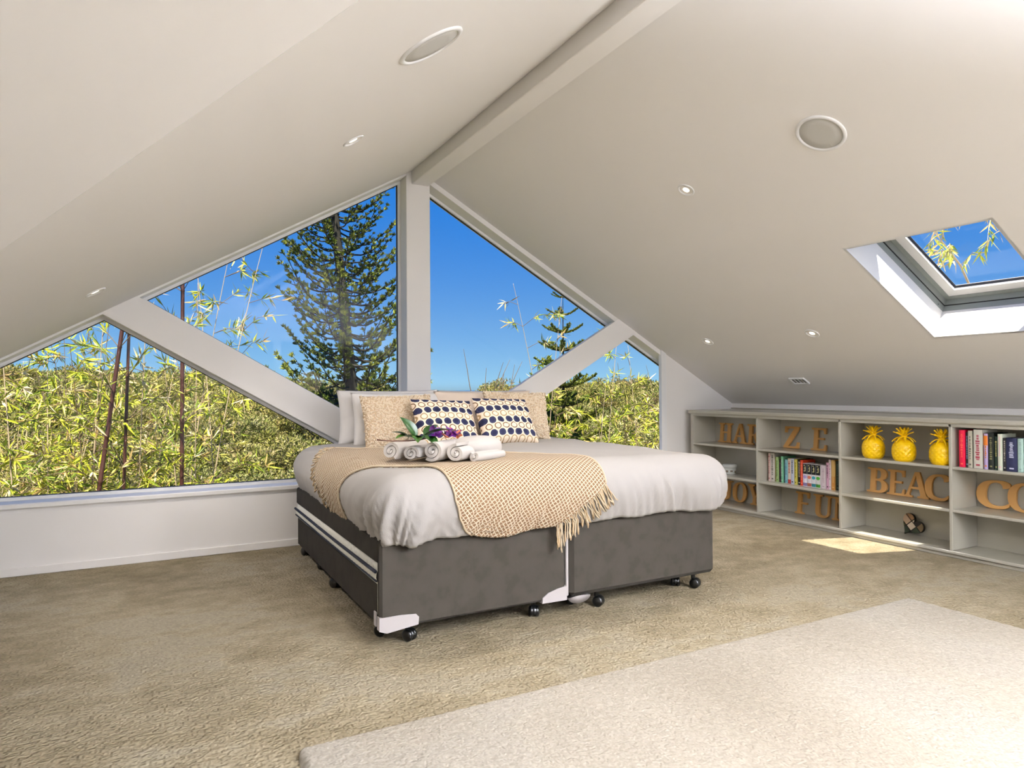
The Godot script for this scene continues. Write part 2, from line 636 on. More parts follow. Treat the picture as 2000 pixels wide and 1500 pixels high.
func gable() -> void:
	var I := Transform3D()
	# low wall below the glass, and the solid wall at the right
	var s := mb()
	span(s, -1.75, 5.45, 0.0, 0.378, -5.2, ZW)
	span(s, -1.75, 5.45, 0.374, 0.402, -5.2, ZW - 0.004)
	extrude(s, PackedVector2Array([Vector2(4.325, 0.40), Vector2(5.45, 0.40), Vector2(5.45, ceil_y(5.45) + 0.05), Vector2(4.325, ceil_y(4.325) + 0.05)]), I, -5.06, ZW)
	extrude(s, PackedVector2Array([Vector2(4.44, 0.40), Vector2(5.45, 0.40), Vector2(5.45, ceil_y(5.45) + 0.05), Vector2(4.44, ceil_y(4.44) + 0.05)]), I, -5.2, -5.05)
	extrude(s, PackedVector2Array([Vector2(-1.75, 0.40), Vector2(-1.0, 0.40), Vector2(-1.0, ceil_y(-1.0) + 0.05), Vector2(-1.75, ceil_y(-1.75) + 0.05)]), I, -5.2, ZW)
	structure(commit(s, "wall_gable", P.paint), "white gable wall below and beside the big triangular windows")
	s = mb()
	span(s, -1.5, 4.56, 0.0, 0.05, ZW, ZW + 0.012, 0.004)
	structure(commit(s, "baseboard_gable", P.paint), "thin white baseboard along the foot of the gable wall")
	s = mb()
	span(s, -1.0, 4.44, 0.402, 0.434, -5.22, ZW + 0.022, 0.006)
	structure(commit(s, "trim_1", P.trim_paint), "white window sill running along the gable wall")
	# post and braces
	s = mb()
	span(s, 1.762, 1.957, 0.43, 2.80, -5.2, ZW, 0.004)
	structure(commit(s, "trim_2", P.paint), "white upright post between the two tall windows")
	for sg: float in [-1.0, 1.0]:
		s = mb()
		var a := PackedVector2Array()
		for q: Vector2 in [Vector2(0.08, 0.375), Vector2(2.20, 0.375), Vector2(2.02, 0.6125), Vector2(0.08, 0.6125)]:
			a.append(Vector2(XR + sg * q.x, q.y + 0.58 * q.x))
		extrude(s, a, I, -5.2 if sg < 0 else -5.05, ZW)
		if sg > 0:
			for e: int in [2, 3]:
				a[e].y -= 0.09
			extrude(s, a, I, -5.2, -5.045)
		structure(commit(s, "trim_3" if sg < 0 else "trim_4", P.paint), "white diagonal brace rising from the bed head to the %s ceiling slope" % ("left" if sg < 0 else "right"))
	# header strips below the ceiling
	s = mb()
	extrude(s, PackedVector2Array([Vector2(XR, YR + 0.02), Vector2(XR, YR - 0.045), Vector2(4.46, ceil_y(4.46) - 0.045), Vector2(4.46, ceil_y(4.46) + 0.02)]), I, -5.22, ZW - 0.004)
	extrude(s, PackedVector2Array([Vector2(XR, YR + 0.02), Vector2(XR, YR - 0.015), Vector2(-1.02, ceil_y(-1.02) - 0.015), Vector2(-1.02, ceil_y(-1.02) + 0.02)]), I, -5.22, ZW - 0.004)
	structure(commit(s, "trim_5", P.trim_paint), "white header strips above the gable windows")
	s = mb()
	span(s, 4.275, 4.335, 0.434, ceil_y(4.275) + 0.03, -5.03, ZW + 0.014, 0.004)
	structure(commit(s, "trim_6", P.frame_paint), "narrow white jamb board at the right end of the windows")
	# windows: outline, sash, gasket line and pane
	var polys := [
		[Vector2(-1.0, 0.434), Vector2(1.74, 0.434), Vector2(-0.252, 1.592), Vector2(-1.0, 1.159)],
		[Vector2(1.762, 0.664), Vector2(1.762, 2.76), Vector2(-0.047, 1.711)],
		[Vector2(1.957, 0.586), Vector2(3.827, 1.671), Vector2(1.957, 2.718)],
		[Vector2(1.957, 0.440), Vector2(4.44, 0.434), Vector2(4.44, 1.328), Vector2(3.957, 1.599)],
	]
	var said := ["low left window under the brace, bamboo close behind its glass", "tall left window with the big pine behind its glass", "tall right window with open blue sky behind its glass", "low right window beyond the bed"]
	for i in 4:
		var w := base("window_%d" % (i + 1))
		structure(w, said[i])
		var outer := PackedVector2Array(polys[i])
		s = mb()
		var inner := ring(s, outer, 0.02, I, -5.195, -5.14)
		commit(s, "frame", P.frame_paint, w)
		s = mb()
		ring(s, inner, 0.004, I, -5.178, -5.158)
		commit(s, "gasket", P.gasket, w)
		s = mb()
		extrude(s, inner, I, -5.172, -5.166)
		commit(s, "pane", P.pane_glass, w)


func skylight() -> void:
	# local axes: x down the slope, y into the roof, z along the ridge; origin at the ridge line
	var X := Vector3(1, -SR, 0) / KR
	var N := Vector3(SR, 1, 0) / KR
	var xf := Transform3D(Basis(X, Vector3(0, 0, 1), -N), Vector3(XR, YR, 0))
	# outline coordinates: (distance down the slope, z); depth below runs along -N, so depth values are negative going up
	var s0 := (3.517 - XR) * KR + 0.075
	var s1 := (4.366 - XR) * KR + 0.125
	var z0 := -2.513
	var z1 := -1.757
	var w := base("window_5")
	structure(w, "skylight in the right ceiling slope with a deep white shaft")
	var o := PackedVector2Array([Vector2(s0, z0), Vector2(s1, z0), Vector2(s1, z1), Vector2(s0, z1)])
	# shaft lining: four boards square to the ceiling
	var s := mb()
	var a0 := (3.517 - XR) * KR
	var a1 := (4.366 - XR) * KR
	box(s, xf * Vector3(a0 - 0.007, (z0 + z1) / 2, -0.0925), Vector3(0.016, 0.756, 0.185), xf.basis)
	box(s, xf * Vector3(a1 + 0.007, (z0 + z1) / 2, -0.0925), Vector3(0.016, 0.756, 0.185), xf.basis)
	box(s, xf * Vector3((a0 + a1) / 2, z0 - 0.007, -0.0925), Vector3(a1 - a0 + 0.032, 0.016, 0.185), xf.basis)
	box(s, xf * Vector3((a0 + a1) / 2, z1 + 0.007, -0.0925), Vector3(a1 - a0 + 0.032, 0.016, 0.185), xf.basis)
	commit(s, "shaft", P.frame_paint, w)
	o = PackedVector2Array([Vector2(a0, z0), Vector2(a1, z0), Vector2(a1, z1), Vector2(a0, z1)])
	var big := PackedVector2Array([Vector2(a0 - 0.12, z0 - 0.12), Vector2(a1 + 0.12, z0 - 0.12), Vector2(a1 + 0.12, z1 + 0.12), Vector2(a0 - 0.12, z1 + 0.12)])
	s = mb()
	var i1 := ring(s, big, 0.119, xf, -0.232, -0.185)
	ring(s, big, 0.126, xf, -0.285, -0.236)
	ring(s, big, 0.155, xf, -0.300, -0.274)
	commit(s, "frame", P.frame_grey, w)
	s = mb()
	ring(s, i1, 0.003, xf, -0.237, -0.231)
	commit(s, "gasket", P.gasket, w)
	s = mb()
	var ob := PackedVector2Array([Vector2(a0 + 0.012, z0 + 0.012), Vector2(a1 - 0.012, z0 + 0.012), Vector2(a1 - 0.012, z1 - 0.012), Vector2(a0 + 0.012, z1 - 0.012)])
	var i2 := ring(s, ob, 0.080, xf, -0.315, -0.278)
	commit(s, "sash", P.frame_paint, w)
	s = mb()
	ring(s, i2, 0.004, xf, -0.31, -0.295)
	commit(s, "gasket", P.gasket, w)
	s = mb()
	extrude(s, i2, xf, -0.305, -0.299)
	commit(s, "pane", P.pane_glass, w)
	s = mb()
	lathe(s, [Vector2(0, 0), Vector2(0.004, 0), Vector2(0.004, 0.004), Vector2(0, 0.004)], 10, Transform3D(Basis(), xf * Vector3(a1 - 0.06, z0 - 0.001, -0.205)))
	commit(s, "screw", P.gasket, w)


func fittings() -> void:
	var NR := Vector3(SR, 1, 0) / KR
	var NL := Vector3(-SL, 1, 0) / KS
	var lights := [
		[Vector2(0.818, -3.03), "round recessed downlight in the left ceiling slope, the one nearer the ridge beam"],
		[Vector2(-0.239, -4.092), "round recessed downlight in the left ceiling slope, the one above the low left window"],
		[Vector2(2.82, -3.058), "round glowing recessed downlight high on the right ceiling slope near the ridge beam"],
		[Vector2(4.212, -4.321), "round glowing recessed downlight low on the right slope, nearest the gable wall"],
		[Vector2(4.226, -3.296), "round glowing recessed downlight low on the right slope, nearer the skylight"],
		[Vector2(2.80, -0.6), "unseen recessed downlight high on the right slope, out of view past the skylight"], [Vector2(4.15, -0.4), "unseen recessed downlight low on the right slope, out of view above the bookcase end"], [Vector2(0.82, -0.75), "unseen recessed downlight in the left slope, out of view straight above the viewer"], [Vector2(2.80, 1.8), "unseen recessed downlight high on the right slope, out of view near the rear wall"], [Vector2(4.15, 1.9), "unseen recessed downlight low on the right slope, out of view near the rear wall"],  # unseen downlights, out of view, placed to light the room
	]
	for i in lights.size():
		var p: Vector2 = lights[i][0]
		var n := NR if p.x > XR else NL
		var xa := n.cross(Vector3(0, 0, 1))
		var at := Vector3(p.x, ceil_y(p.x), p.y)
		var xf := Transform3D(Basis(xa, -n, Vector3(0, 0, 1) * (1.0 if xa.cross(-n).z > 0 else -1.0)), Vector3.ZERO)
		var o := base("downlight", at)
		tag(o, lights[i][1], "downlight", "recessed ceiling downlights")
		var s := mb(true)
		lathe(s, [Vector2(0.052, -0.004), Vector2(0.052, 0.003), Vector2(0.048, 0.006), Vector2(0.041, 0.005), Vector2(0.037, -0.012), Vector2(0.036, -0.02)], 28, xf)
		commit(s, "trim_ring", P.frame_paint, o)
		s = mb(true)
		lathe(s, [Vector2(0.0, 0.001), Vector2(0.02, 0.0), Vector2(0.037, -0.004)], 20, xf)
		commit(s, "lamp", P.lamp_glow, o)
		var l := SpotLight3D.new()
		l.name = "downlight_beam"
		l.light_color = Color(1.0, 0.96, 0.925)
		l.light_energy = 1.3
		l.spot_range = 12.0
		l.spot_angle = 62.0
		l.spot_attenuation = 2.0
		l.spot_angle_attenuation = 1.0
		l.light_size = 0.04
		l.shadow_enabled = true
		l.position = -n * 0.03
		l.basis = Basis.looking_at(-n, Vector3(0, 0, 1))
		o.add_child(l)
	for k in 2:
		var p := Vector2(0.818, -2.075) if k == 0 else Vector2(2.792, -2.12)
		var n := NR if p.x > XR else NL
		var xa := n.cross(Vector3(0, 0, 1))
		var xf := Transform3D(Basis(xa, -n, Vector3(0, 0, 1) * (1.0 if xa.cross(-n).z > 0 else -1.0)), Vector3.ZERO)
		var o := base("ceiling_speaker", Vector3(p.x, ceil_y(p.x), p.y))
		tag(o, "round flush speaker with a grey cloth face %s" % ("left of the ridge beam" if k == 0 else "on the right ceiling slope"), "speaker", "flush ceiling speakers")
		var s := mb(true)
		lathe(s, [Vector2(0.116, -0.004), Vector2(0.116, 0.002), Vector2(0.111, 0.007), Vector2(0.101, 0.007), Vector2(0.098, 0.002)], 48, xf)
		commit(s, "trim_ring", P.frame_paint, o)
		s = mb(true)
		lathe(s, [Vector2(0.0, 0.004), Vector2(0.06, 0.004), Vector2(0.0965, 0.003), Vector2(0.0985, -0.003)], 48, xf)
		commit(s, "grille", P.speaker_cloth, o)
	# small vent low on the right slope
	var X := Vector3(1, -SR, 0) / KR
	var bs := Basis(X, NR, X.cross(NR))
	var v := base("ceiling_vent", Vector3(4.816, ceil_y(4.816), -3.884))
	tag(v, "small white rectangular vent low on the right ceiling slope above the bookcase", "vent")
	var s2 := mb()
	for k: float in [-1.0, 1.0]:
		box(s2, bs * Vector3(k * 0.042, -0.006, 0), Vector3(0.012, 0.014, 0.15), bs, 0.003)
		box(s2, bs * Vector3(0, -0.006, k * 0.07), Vector3(0.074, 0.014, 0.012), bs, 0.003)
	commit(s2, "frame", P.frame_paint, v)
	s2 = mb()
	box(s2, bs * Vector3(0, -0.001, 0), Vector3(0.074, 0.003, 0.13), bs)
	commit(s2, "backing", P.vent_dark, v)
	for k in 3:
		s2 = mb()
		box(s2, bs * Vector3(0, -0.005, -0.035 + 0.035 * k), Vector3(0.07, 0.006, 0.008), bs)
		commit(s2, "slat", P.frame_paint, v)


func rear_fill_lamps() -> void:
	# added globe lanterns behind the viewer give the room fill light
	var at := [Vector3(2.5, 1.25, 1.9), Vector3(4.1, 0.8, 1.3)]
	for p: Vector3 in at:
		var o := base("added_fill_lantern", p)
		tag(o, "added white globe giving fill light behind the viewer %s" % ("under the right slope" if p.x < 3 else "near the bookcase end"), "lamp", "added fill lanterns behind the viewer")
		var s := mb(true)
		var prof := []
		for i in 17:
			var a := -PI / 2 + PI * i / 16.0
			prof.append(Vector2(maxf(0.0, 0.22 * cos(a)), 0.2 * sin(a)))
		lathe(s, prof, 28, Transform3D())
		commit(s, "fill_lamp_shade", P.lamp_glow, o)
		s = mb()
		tube(s, [Vector3(0, 0.2, 0), Vector3(0, (YR if p.x < XR else ceil_y(p.x)) - p.y, 0)], [0.003], 5)
		commit(s, "cord", P.plastic_white, o)
		var l := OmniLight3D.new()
		l.name = "lantern_fill"
		l.light_color = Color(0.93, 0.947, 1.0)
		l.light_energy = LANTERN_FILL * (0.5 if p.x < 3 else 0.45)
		l.omni_range = 14.0
		l.omni_attenuation = 2.0
		l.light_size = 0.2
		l.shadow_enabled = true
		o.add_child(l)


	for p: Vector3 in [Vector3(3.1, 0, 1.15), Vector3(2.2, 0, 2.9)]:  # added uplighters behind the viewer, bouncing fill light off the ceiling
		var o := base("added_fill_uplighter", p)
		tag(o, "added slim uplighter giving fill light behind the viewer %s" % ("nearest the bookcase" if p.x > 2.5 else "beside the added doors"), "lamp", "added fill uplighters behind the viewer")
		var s := mb(true)
		lathe(s, [Vector2(0, 0), Vector2(0.14, 0), Vector2(0.14, 0.015), Vector2(0.02, 0.03), Vector2(0.012, 0.05), Vector2(0.012, 1.4), Vector2(0.03, 1.42)], 24, Transform3D())
		commit(s, "pole", P.frame_paint, o)
		s = mb(true)
		lathe(s, [Vector2(0.03, 1.41), Vector2(0.15, 1.47), Vector2(0.17, 1.52), Vector2(0.165, 1.52), Vector2(0.145, 1.475)], 28, Transform3D())
		commit(s, "fill_lamp_shade", P.frame_paint, o)
		s = mb(true)
		lathe(s, [Vector2(0.14, 1.478), Vector2(0.0, 1.482)], 28, Transform3D())
		commit(s, "lamp", P.lamp_glow, o)
		var l := SpotLight3D.new()
		l.name = "uplight_fill"
		l.light_color = Color(0.93, 0.947, 1.0)
		l.light_energy = 262.0 if p.x > 2.5 else 42.0
		l.spot_range = 14.0
		l.spot_angle = 75.0
		l.spot_attenuation = 2.0
		l.spot_angle_attenuation = 0.6
		l.light_size = 0.12
		l.shadow_enabled = true
		l.position = Vector3(0, 1.55, 0)
		l.basis = Basis.looking_at(Vector3.UP, Vector3(0, 0, 1))
		o.add_child(l)


const LANTERN_FILL := 5.0  # strength of the added fill lanterns


# ------------------------------------------------------------------ bookcase and what stands on it
const BX := 4.555
const S1 := 0.588
const S2 := 0.312
const S0 := 0.046

func bookcase() -> void:
	var b := base("bookcase", Vector3(4.7, 0, -2.54))
	tag(b, "long low grey-painted open bookcase with cubby shelves under the right ceiling slope", "bookcase")
	var o := b.position
	var part := func(_i: int, called: String, x0: float, x1: float, y0: float, y1: float, z0: float, z1: float, bev := 0.003):
		var s := mb()
		span(s, x0 - o.x, x1 - o.x, y0 - o.y, y1 - o.y, z0 - o.z, z1 - o.z, bev)
		commit(s, called, P.shelf_paint, b)
	var div := [-4.107, -3.325, -2.53, -1.745, -0.96]
	part.call(0, "side_panel", BX, 4.86, 0.0, 0.862, -4.905, -4.872)
	part.call(0, "side_panel", BX, 4.86, 0.0, 0.862, -0.19, -0.16)
	part.call(0, "plinth", BX + 0.012, 4.84, 0.0, 0.027, -4.872, -0.19)
	part.call(0, "bottom_board", BX - 0.004, 4.84, 0.026, S0, -4.905, -0.16)
	part.call(0, "back_panel", 4.84, 4.86, 0.02, 0.862, -4.905, -0.16)
	part.call(0, "top_rail", BX, BX + 0.025, 0.841, 0.8625, -4.872, -0.19)
	part.call(0, "top_board", BX - 0.014, 5.199, 0.862, 0.896, -4.925, -0.14, 0.008)
	part.call(0, "upstand", 5.17, 5.199, 0.896, 0.906, -4.99, -0.14)
	for d: float in div:
		part.call(0, "divider", BX, 4.84, S0, 0.862, d - 0.0105, d + 0.0105)
	var edges := [-4.872] + div + [-0.19]
	for i in edges.size() - 1:
		var z0: float = edges[i] + (0.0105 if i > 0 else 0.0)
		var z1: float = edges[i + 1] - (0.0105 if i < edges.size() - 2 else 0.0)
		part.call(0, "shelf", BX + 0.001, 4.84, S1 - 0.019, S1, z0, z1)
		part.call(0, "shelf", BX + 0.001, 4.84, S2 - 0.019, S2, z0, z1)
	# cut-out letters
	var top := "top shelf"
	var L := [
		["H", S1, -4.720, 0.165, "in the top left cubby, first letter in the row"], ["A", S1, -4.540, 0.165, "in the top left cubby, second letter in the row"], ["R", S1, -4.372, 0.165, "in the top left cubby, half hidden by the divider"],
		["Z", S1, -3.968, 0.150, "alone at the left above the short row of books"], ["E", S1, -3.700, 0.140, "beside the Z above the short row of books"],
		["J", S0, -4.700, 0.115, "in the bottom left cubby, mostly hidden by the bed"], ["O", S0, -4.548, 0.165, "in the bottom left cubby beside the bed"], ["Y", S0, -4.370, 0.165, "in the bottom left cubby cut off by the divider"],
		["F", S0, -3.868, 0.130, "on the bottom board below the short row of books"], ["U", S0, -3.672, 0.180, "on the bottom board below the short row of books"], ["N", S0, -3.490, 0.180, "on the bottom board cut off by the divider"],
		["B", S2, -3.200, 0.157, "first of the word below the yellow pineapples"], ["E", S2, -3.055, 0.132, "second of the word below the yellow pineapples"], ["A", S2, -2.905, 0.178, "third of the word below the yellow pineapples"], ["C", S2, -2.765, 0.165, "fourth of the word below the yellow pineapples"], ["H", S2, -2.613, 0.128, "last of the word below the pineapples, nearly hidden by the divider"],
		["C", S2, -2.410, 0.200, "below the books at the right end of the view"], ["O", S2, -2.225, 0.200, "below the books at the right edge of the view"],
	]
	var font := SystemFont.new()
	font.font_names = PackedStringArray(["Droid Serif"])
	font.font_weight = 700
	for e in L:
		var tm := TextMesh.new()
		tm.text = e[0]
		tm.font = font
		tm.font_size = 96
		tm.pixel_size = 0.0026
		tm.depth = 0.018
		tm.curve_step = 2.0
		var bb := tm.get_aabb()
		var h := 0.183
		var sx: float = e[3] / bb.size.x
		var sy := h / bb.size.y
		# bake the wanted size into a mesh of its own
		var arr := tm.get_mesh_arrays()
		var vv: PackedVector3Array = arr[Mesh.ARRAY_VERTEX]
		for i in vv.size():
			var q := vv[i] - bb.get_center()
			vv[i] = Vector3(q.x * sx, (q.y + bb.size.y / 2) * sy, q.z)
		arr[Mesh.ARRAY_VERTEX] = vv
		arr[Mesh.ARRAY_TANGENT] = null
		var am := ArrayMesh.new()
		am.add_surface_from_arrays(Mesh.PRIMITIVE_TRIANGLES, arr)
		var l := put_mesh(am, "letter", P.fibreboard)
		l.basis = Basis(Vector3.UP, -PI / 2) * Basis(Vector3.RIGHT, -0.10)
		l.position = Vector3(4.812, e[1] + 0.0008, e[2])
		tag(l, "brown fibreboard letter %s %s" % [e[0], e[4]], "letter", "cut-out letters in the bookcase")
	pineapples()
	books()
	heart()
	var p := base("pot", Vector3(4.73, S2, -4.585))
	tag(p, "white ceramic pot with a printed band in the left middle cubby", "pot")
	var s := mb(true)
	lathe(s, [Vector2(0, 0), Vector2(0.054, 0), Vector2(0.057, 0.006), Vector2(0.059, 0.052), Vector2(0.060, 0.055)], 32, Transform3D())
	commit(s, "bowl", P.ceramic, p)
	s = mb(true)
	lathe(s, [Vector2(0.059, 0.055), Vector2(0.064, 0.057), Vector2(0.066, 0.075), Vector2(0.062, 0.086), Vector2(0.05, 0.09), Vector2(0, 0.091)], 32, Transform3D())
	commit(s, "lid", P.ceramic, p)
	for k in 9:
		s = mb()
		var a := TAU * k / 9.0
		box(s, Vector3(cos(a) * 0.0585, 0.026 + 0.006 * sin(k * 2.3), sin(a) * 0.0585), Vector3(0.002, 0.014 + 0.004 * (k % 3), 0.022), Basis(Vector3.UP, -a), 0.0008)
		commit(s, "motif", P.ceramic_print, p)


func pineapples() -> void:
	var t := base("pineapple_jar")
	var s := mb(true)
	# body with a raised diamond pattern
	var nu := 72
	var prof := func(v: float) -> Vector2:
		var y := 0.152 * v
		var r := 0.0735 * pow(maxf(0.0, 1.0 - pow(absf(v * 2.0 - 0.86) / 1.16, 2.5)), 0.46)
		return Vector2(maxf(r, 0.014), y)
	var surf := func(u: float, v: float) -> Vector3:
		var q: Vector2 = prof.call(v)
		var a := u * TAU
		var d := absf(sin(a * 7.0 + v * 15.0)) * absf(sin(a * 7.0 - v * 15.0))
		var r := q.x + 0.0032 * d * smoothstep(0.0, 0.08, v) * (1.0 - smoothstep(0.6, 0.95, v))
		if absf(v - 0.68) < 0.012:
			r -= 0.0012
		return Vector3(cos(a) * r, q.y, -sin(a) * r)
	grid(s, nu * 2, 60, surf)
	lathe(s, [Vector2(0, 0.0), Vector2(0.048, 0.0)], 24, Transform3D())
	commit(s, "body", P.pineapple_yellow, t)
	s = mb(true)
	lathe(s, [Vector2(0.02, 0.148), Vector2(0.019, 0.165), Vector2(0.024, 0.185), Vector2(0.02, 0.205), Vector2(0.0, 0.215)], 20, Transform3D())
	commit(s, "crown_core", P.pineapple_yellow, t)
	var tiers := [[0.163, 8, 0.056, 1.25], [0.176, 7, 0.058, 0.90], [0.190, 7, 0.052, 0.58], [0.200, 5, 0.038, 0.2]]
	for i in tiers.size():
		for k: int in tiers[i][1]:
			var a: float = TAU * (k + 0.5 * (i % 2)) / tiers[i][1]
			var out := Vector3(cos(a), 0, sin(a))
			var side := Vector3(-sin(a), 0, cos(a))
			var lean: float = tiers[i][3]
			var ln: float = tiers[i][2]
			s = mb(true)
			var f := func(u: float, v: float) -> Vector3:
				var bend := lean + v * (0.9 if i == 0 else 0.25)
				var c := Vector3(0, tiers[i][0], 0) + out * 0.017
				c += (out * sin(lean * 0.6 + bend * 0.4) + Vector3.UP * cos(bend)) * ln * v
				var w := 0.009 * (1.0 - pow(v, 2.2)) + 0.0012
				var ang := u * TAU
				return c + side * cos(ang) * w + (out * cos(bend) - Vector3.UP * sin(bend)) * sin(ang) * 0.0035
			grid(s, 8, 6, f)
			commit(s, "leaf", P.pineapple_yellow, t)
	t.position = Vector3(4.644, S1, -3.115)
	tag(t, "bright yellow pineapple-shaped jar, first of three from the bed", "pineapple jar", "yellow pineapple jars")
	var u := t.duplicate() as Node3D
	u.name = "pineapple_jar_001"
	add_child(u)
	u.position = Vector3(4.636, S1, -2.884)
	u.rotation.y = 0.7
	u.set_meta("label", "bright yellow pineapple-shaped jar in the middle of the three")
	var w := t.duplicate() as Node3D
	w.name = "pineapple_jar_002"
	add_child(w)
	w.position = Vector3(4.622, S1, -2.617)
	w.rotation.y = 1.6
	w.set_meta("label", "bright yellow pineapple-shaped jar partly hidden by the divider")


func books() -> void:
	# [z from, z to, height, spine front x, colour, print colour, shelf, label]
	var B := [
		[-4.075, -4.053, 0.236, 4.650, Color(0.90, 0.80, 0.78), Color(0.62, 0.20, 0.18), 0, "tall pink and white book at the left end of the short row"],
		[-4.051, -4.011, 0.238, 4.652, Color(0.86, 0.84, 0.81), Color(0.42, 0.40, 0.38), 0, "thick white book second from the left in the short row"],
		[-4.010, -3.999, 0.206, 4.660, Color(0.50, 0.48, 0.14), Color(0.80, 0.75, 0.40), 0, "thin olive book beside the thick white one"],
		[-3.998, -3.973, 0.208, 4.655, Color(0.66, 0.78, 0.52), Color(0.35, 0.50, 0.25), 0, "pale green book in the short row"],
		[-3.972, -3.945, 0.190, 4.662, Color(0.13, 0.08, 0.10), Color(0.45, 0.25, 0.35), 0, "very dark book between two green ones"],
		[-3.944, -3.923, 0.218, 4.652, Color(0.50, 0.78, 0.62), Color(0.85, 0.92, 0.85), 0, "mint green book in the short row"],
		[-3.922, -3.909, 0.190, 4.662, Color(0.06, 0.24, 0.27), Color(0.30, 0.45, 0.45), 0, "thin dark teal book in the short row"],
		[-3.908, -3.879, 0.196, 4.655, Color(0.54, 0.76, 0.80), Color(0.30, 0.55, 0.62), 0, "light blue book in the short row"],
		[-3.878, -3.846, 0.206, 4.655, Color(0.90, 0.84, 0.76), Color(0.70, 0.25, 0.20), 0, "cream book with a red foot in the short row"],
		[-3.844, -3.812, 0.208, 4.650, Color(0.80, 0.82, 0.89), Color(0.10, 0.10, 0.14), 0, "pale lavender book with two dark marks near its top"],
		[-3.811, -3.783, 0.206, 4.650, Color(0.83, 0.79, 0.36), Color(0.45, 0.38, 0.10), 0, "yellow book in the middle of the short row"],
		[-3.782, -3.750, 0.206, 4.656, Color(0.05, 0.06, 0.05), Color(0.85, 0.84, 0.80), 0, "black book with pale print right of the yellow one"],
		[-3.749, -3.722, 0.204, 4.646, Color(0.90, 0.28, 0.15), Color(0.95, 0.60, 0.45), 0, "red-orange book right of the black one"],
		[-3.720, -3.681, 0.182, 4.640, Color(0.92, 0.90, 0.93), Color(0.70, 0.62, 0.85), 0, "first volume of a black and white set, its dot lilac"],
		[-3.680, -3.641, 0.182, 4.640, Color(0.92, 0.90, 0.91), Color(0.90, 0.52, 0.42), 0, "second volume of a black and white set, its dot coral"],
		[-3.640, -3.601, 0.182, 4.640, Color(0.92, 0.91, 0.91), Color(0.25, 0.68, 0.75), 0, "third volume of a black and white set, its dot turquoise"],
		[-3.600, -3.560, 0.182, 4.640, Color(0.92, 0.91, 0.90), Color(0.30, 0.68, 0.18), 0, "last volume of a black and white set, its dot green"],
		[-3.558, -3.514, 0.182, 4.646, Color(0.92, 0.87, 0.89), Color(0.80, 0.72, 0.75), 0, "plain white and pink book right of the boxed set"],
		[-3.512, -3.488, 0.206, 4.648, Color(0.90, 0.70, 0.80), Color(0.25, 0.10, 0.15), 0, "pink book near the right end of the short row"],
		[-3.487, -3.466, 0.232, 4.644, Color(0.93, 0.88, 0.90), Color(0.80, 0.60, 0.70), 0, "tall white book beside the orange one"],
		[-3.464, -3.432, 0.230, 4.644, Color(0.88, 0.62, 0.30), Color(0.93, 0.80, 0.52), 0, "tall orange and tan book near the divider"],
		[-3.430, -3.400, 0.224, 4.652, Color(0.08, 0.14, 0.10), Color(0.30, 0.40, 0.32), 0, "dark green book near the divider"],
		[-3.398, -3.372, 0.222, 4.648, Color(0.83, 0.90, 0.86), Color(0.70, 0.80, 0.75), 0, "pale mint book at the right end of the short row"],
		[-2.490, -2.456, 0.236, 4.580, Color(0.86, 0.06, 0.25), Color(0.95, 0.42, 0.32), 1, "crimson book at the left end of the top right row"],
		[-2.455, -2.438, 0.222, 4.590, Color(0.12, 0.15, 0.16), Color(0.50, 0.70, 0.82), 1, "narrow dark book with a pale blue mark beside the crimson one"],
		[-2.437, -2.411, 0.234, 4.582, Color(0.74, 0.72, 0.65), Color(0.35, 0.33, 0.30), 1, "grey-beige book in the top right row"],
		[-2.403, -2.352, 0.243, 4.580, Color(0.83, 0.82, 0.77), Color(0.62, 0.22, 0.28), 1, "widest pale grey book in the top right row"],
		[-2.351, -2.346, 0.220, 4.590, Color(0.45, 0.16, 0.08), Color(0.90, 0.50, 0.10), 1, "thin rust-coloured book in the top right row"],
		[-2.345, -2.323, 0.220, 4.584, Color(0.74, 0.66, 0.83), Color(0.88, 0.50, 0.15), 1, "lavender book with an orange head in the top right row"],
		[-2.321, -2.290, 0.226, 4.586, Color(0.06, 0.09, 0.07), Color(0.55, 0.52, 0.35), 1, "black-green book with an ochre emblem"],
		[-2.288, -2.269, 0.205, 4.590, Color(0.06, 0.16, 0.11), Color(0.70, 0.65, 0.40), 1, "narrow dark green book with an ochre title strip"],
		[-2.266, -2.241, 0.222, 4.582, Color(0.86, 0.88, 0.80), Color(0.93, 0.75, 0.78), 1, "white book with pink and mint edges"],
		[-2.240, -2.221, 0.200, 4.588, Color(0.07, 0.06, 0.06), Color(0.75, 0.72, 0.66), 1, "narrow black book with scattered pale print"],
		[-2.219, -2.161, 0.202, 4.582, Color(0.12, 0.14, 0.27), Color(0.85, 0.86, 0.92), 1, "thick navy book with tall white print"],
		[-2.159, -2.129, 0.200, 4.584, Color(0.72, 0.84, 0.80), Color(0.60, 0.72, 0.70), 1, "pale mint book at the right edge of the view"],
		[-2.127, -2.095, 0.196, 4.588, Color(0.06, 0.10, 0.10), Color(0.75, 0.75, 0.70), 1, "dark book half out of view at the right edge"],
	]
	var n := B.size()
	var cw := 24
	var hh := 192
	var im := Image.create(cw * n, hh, false, Image.FORMAT_RGB8)
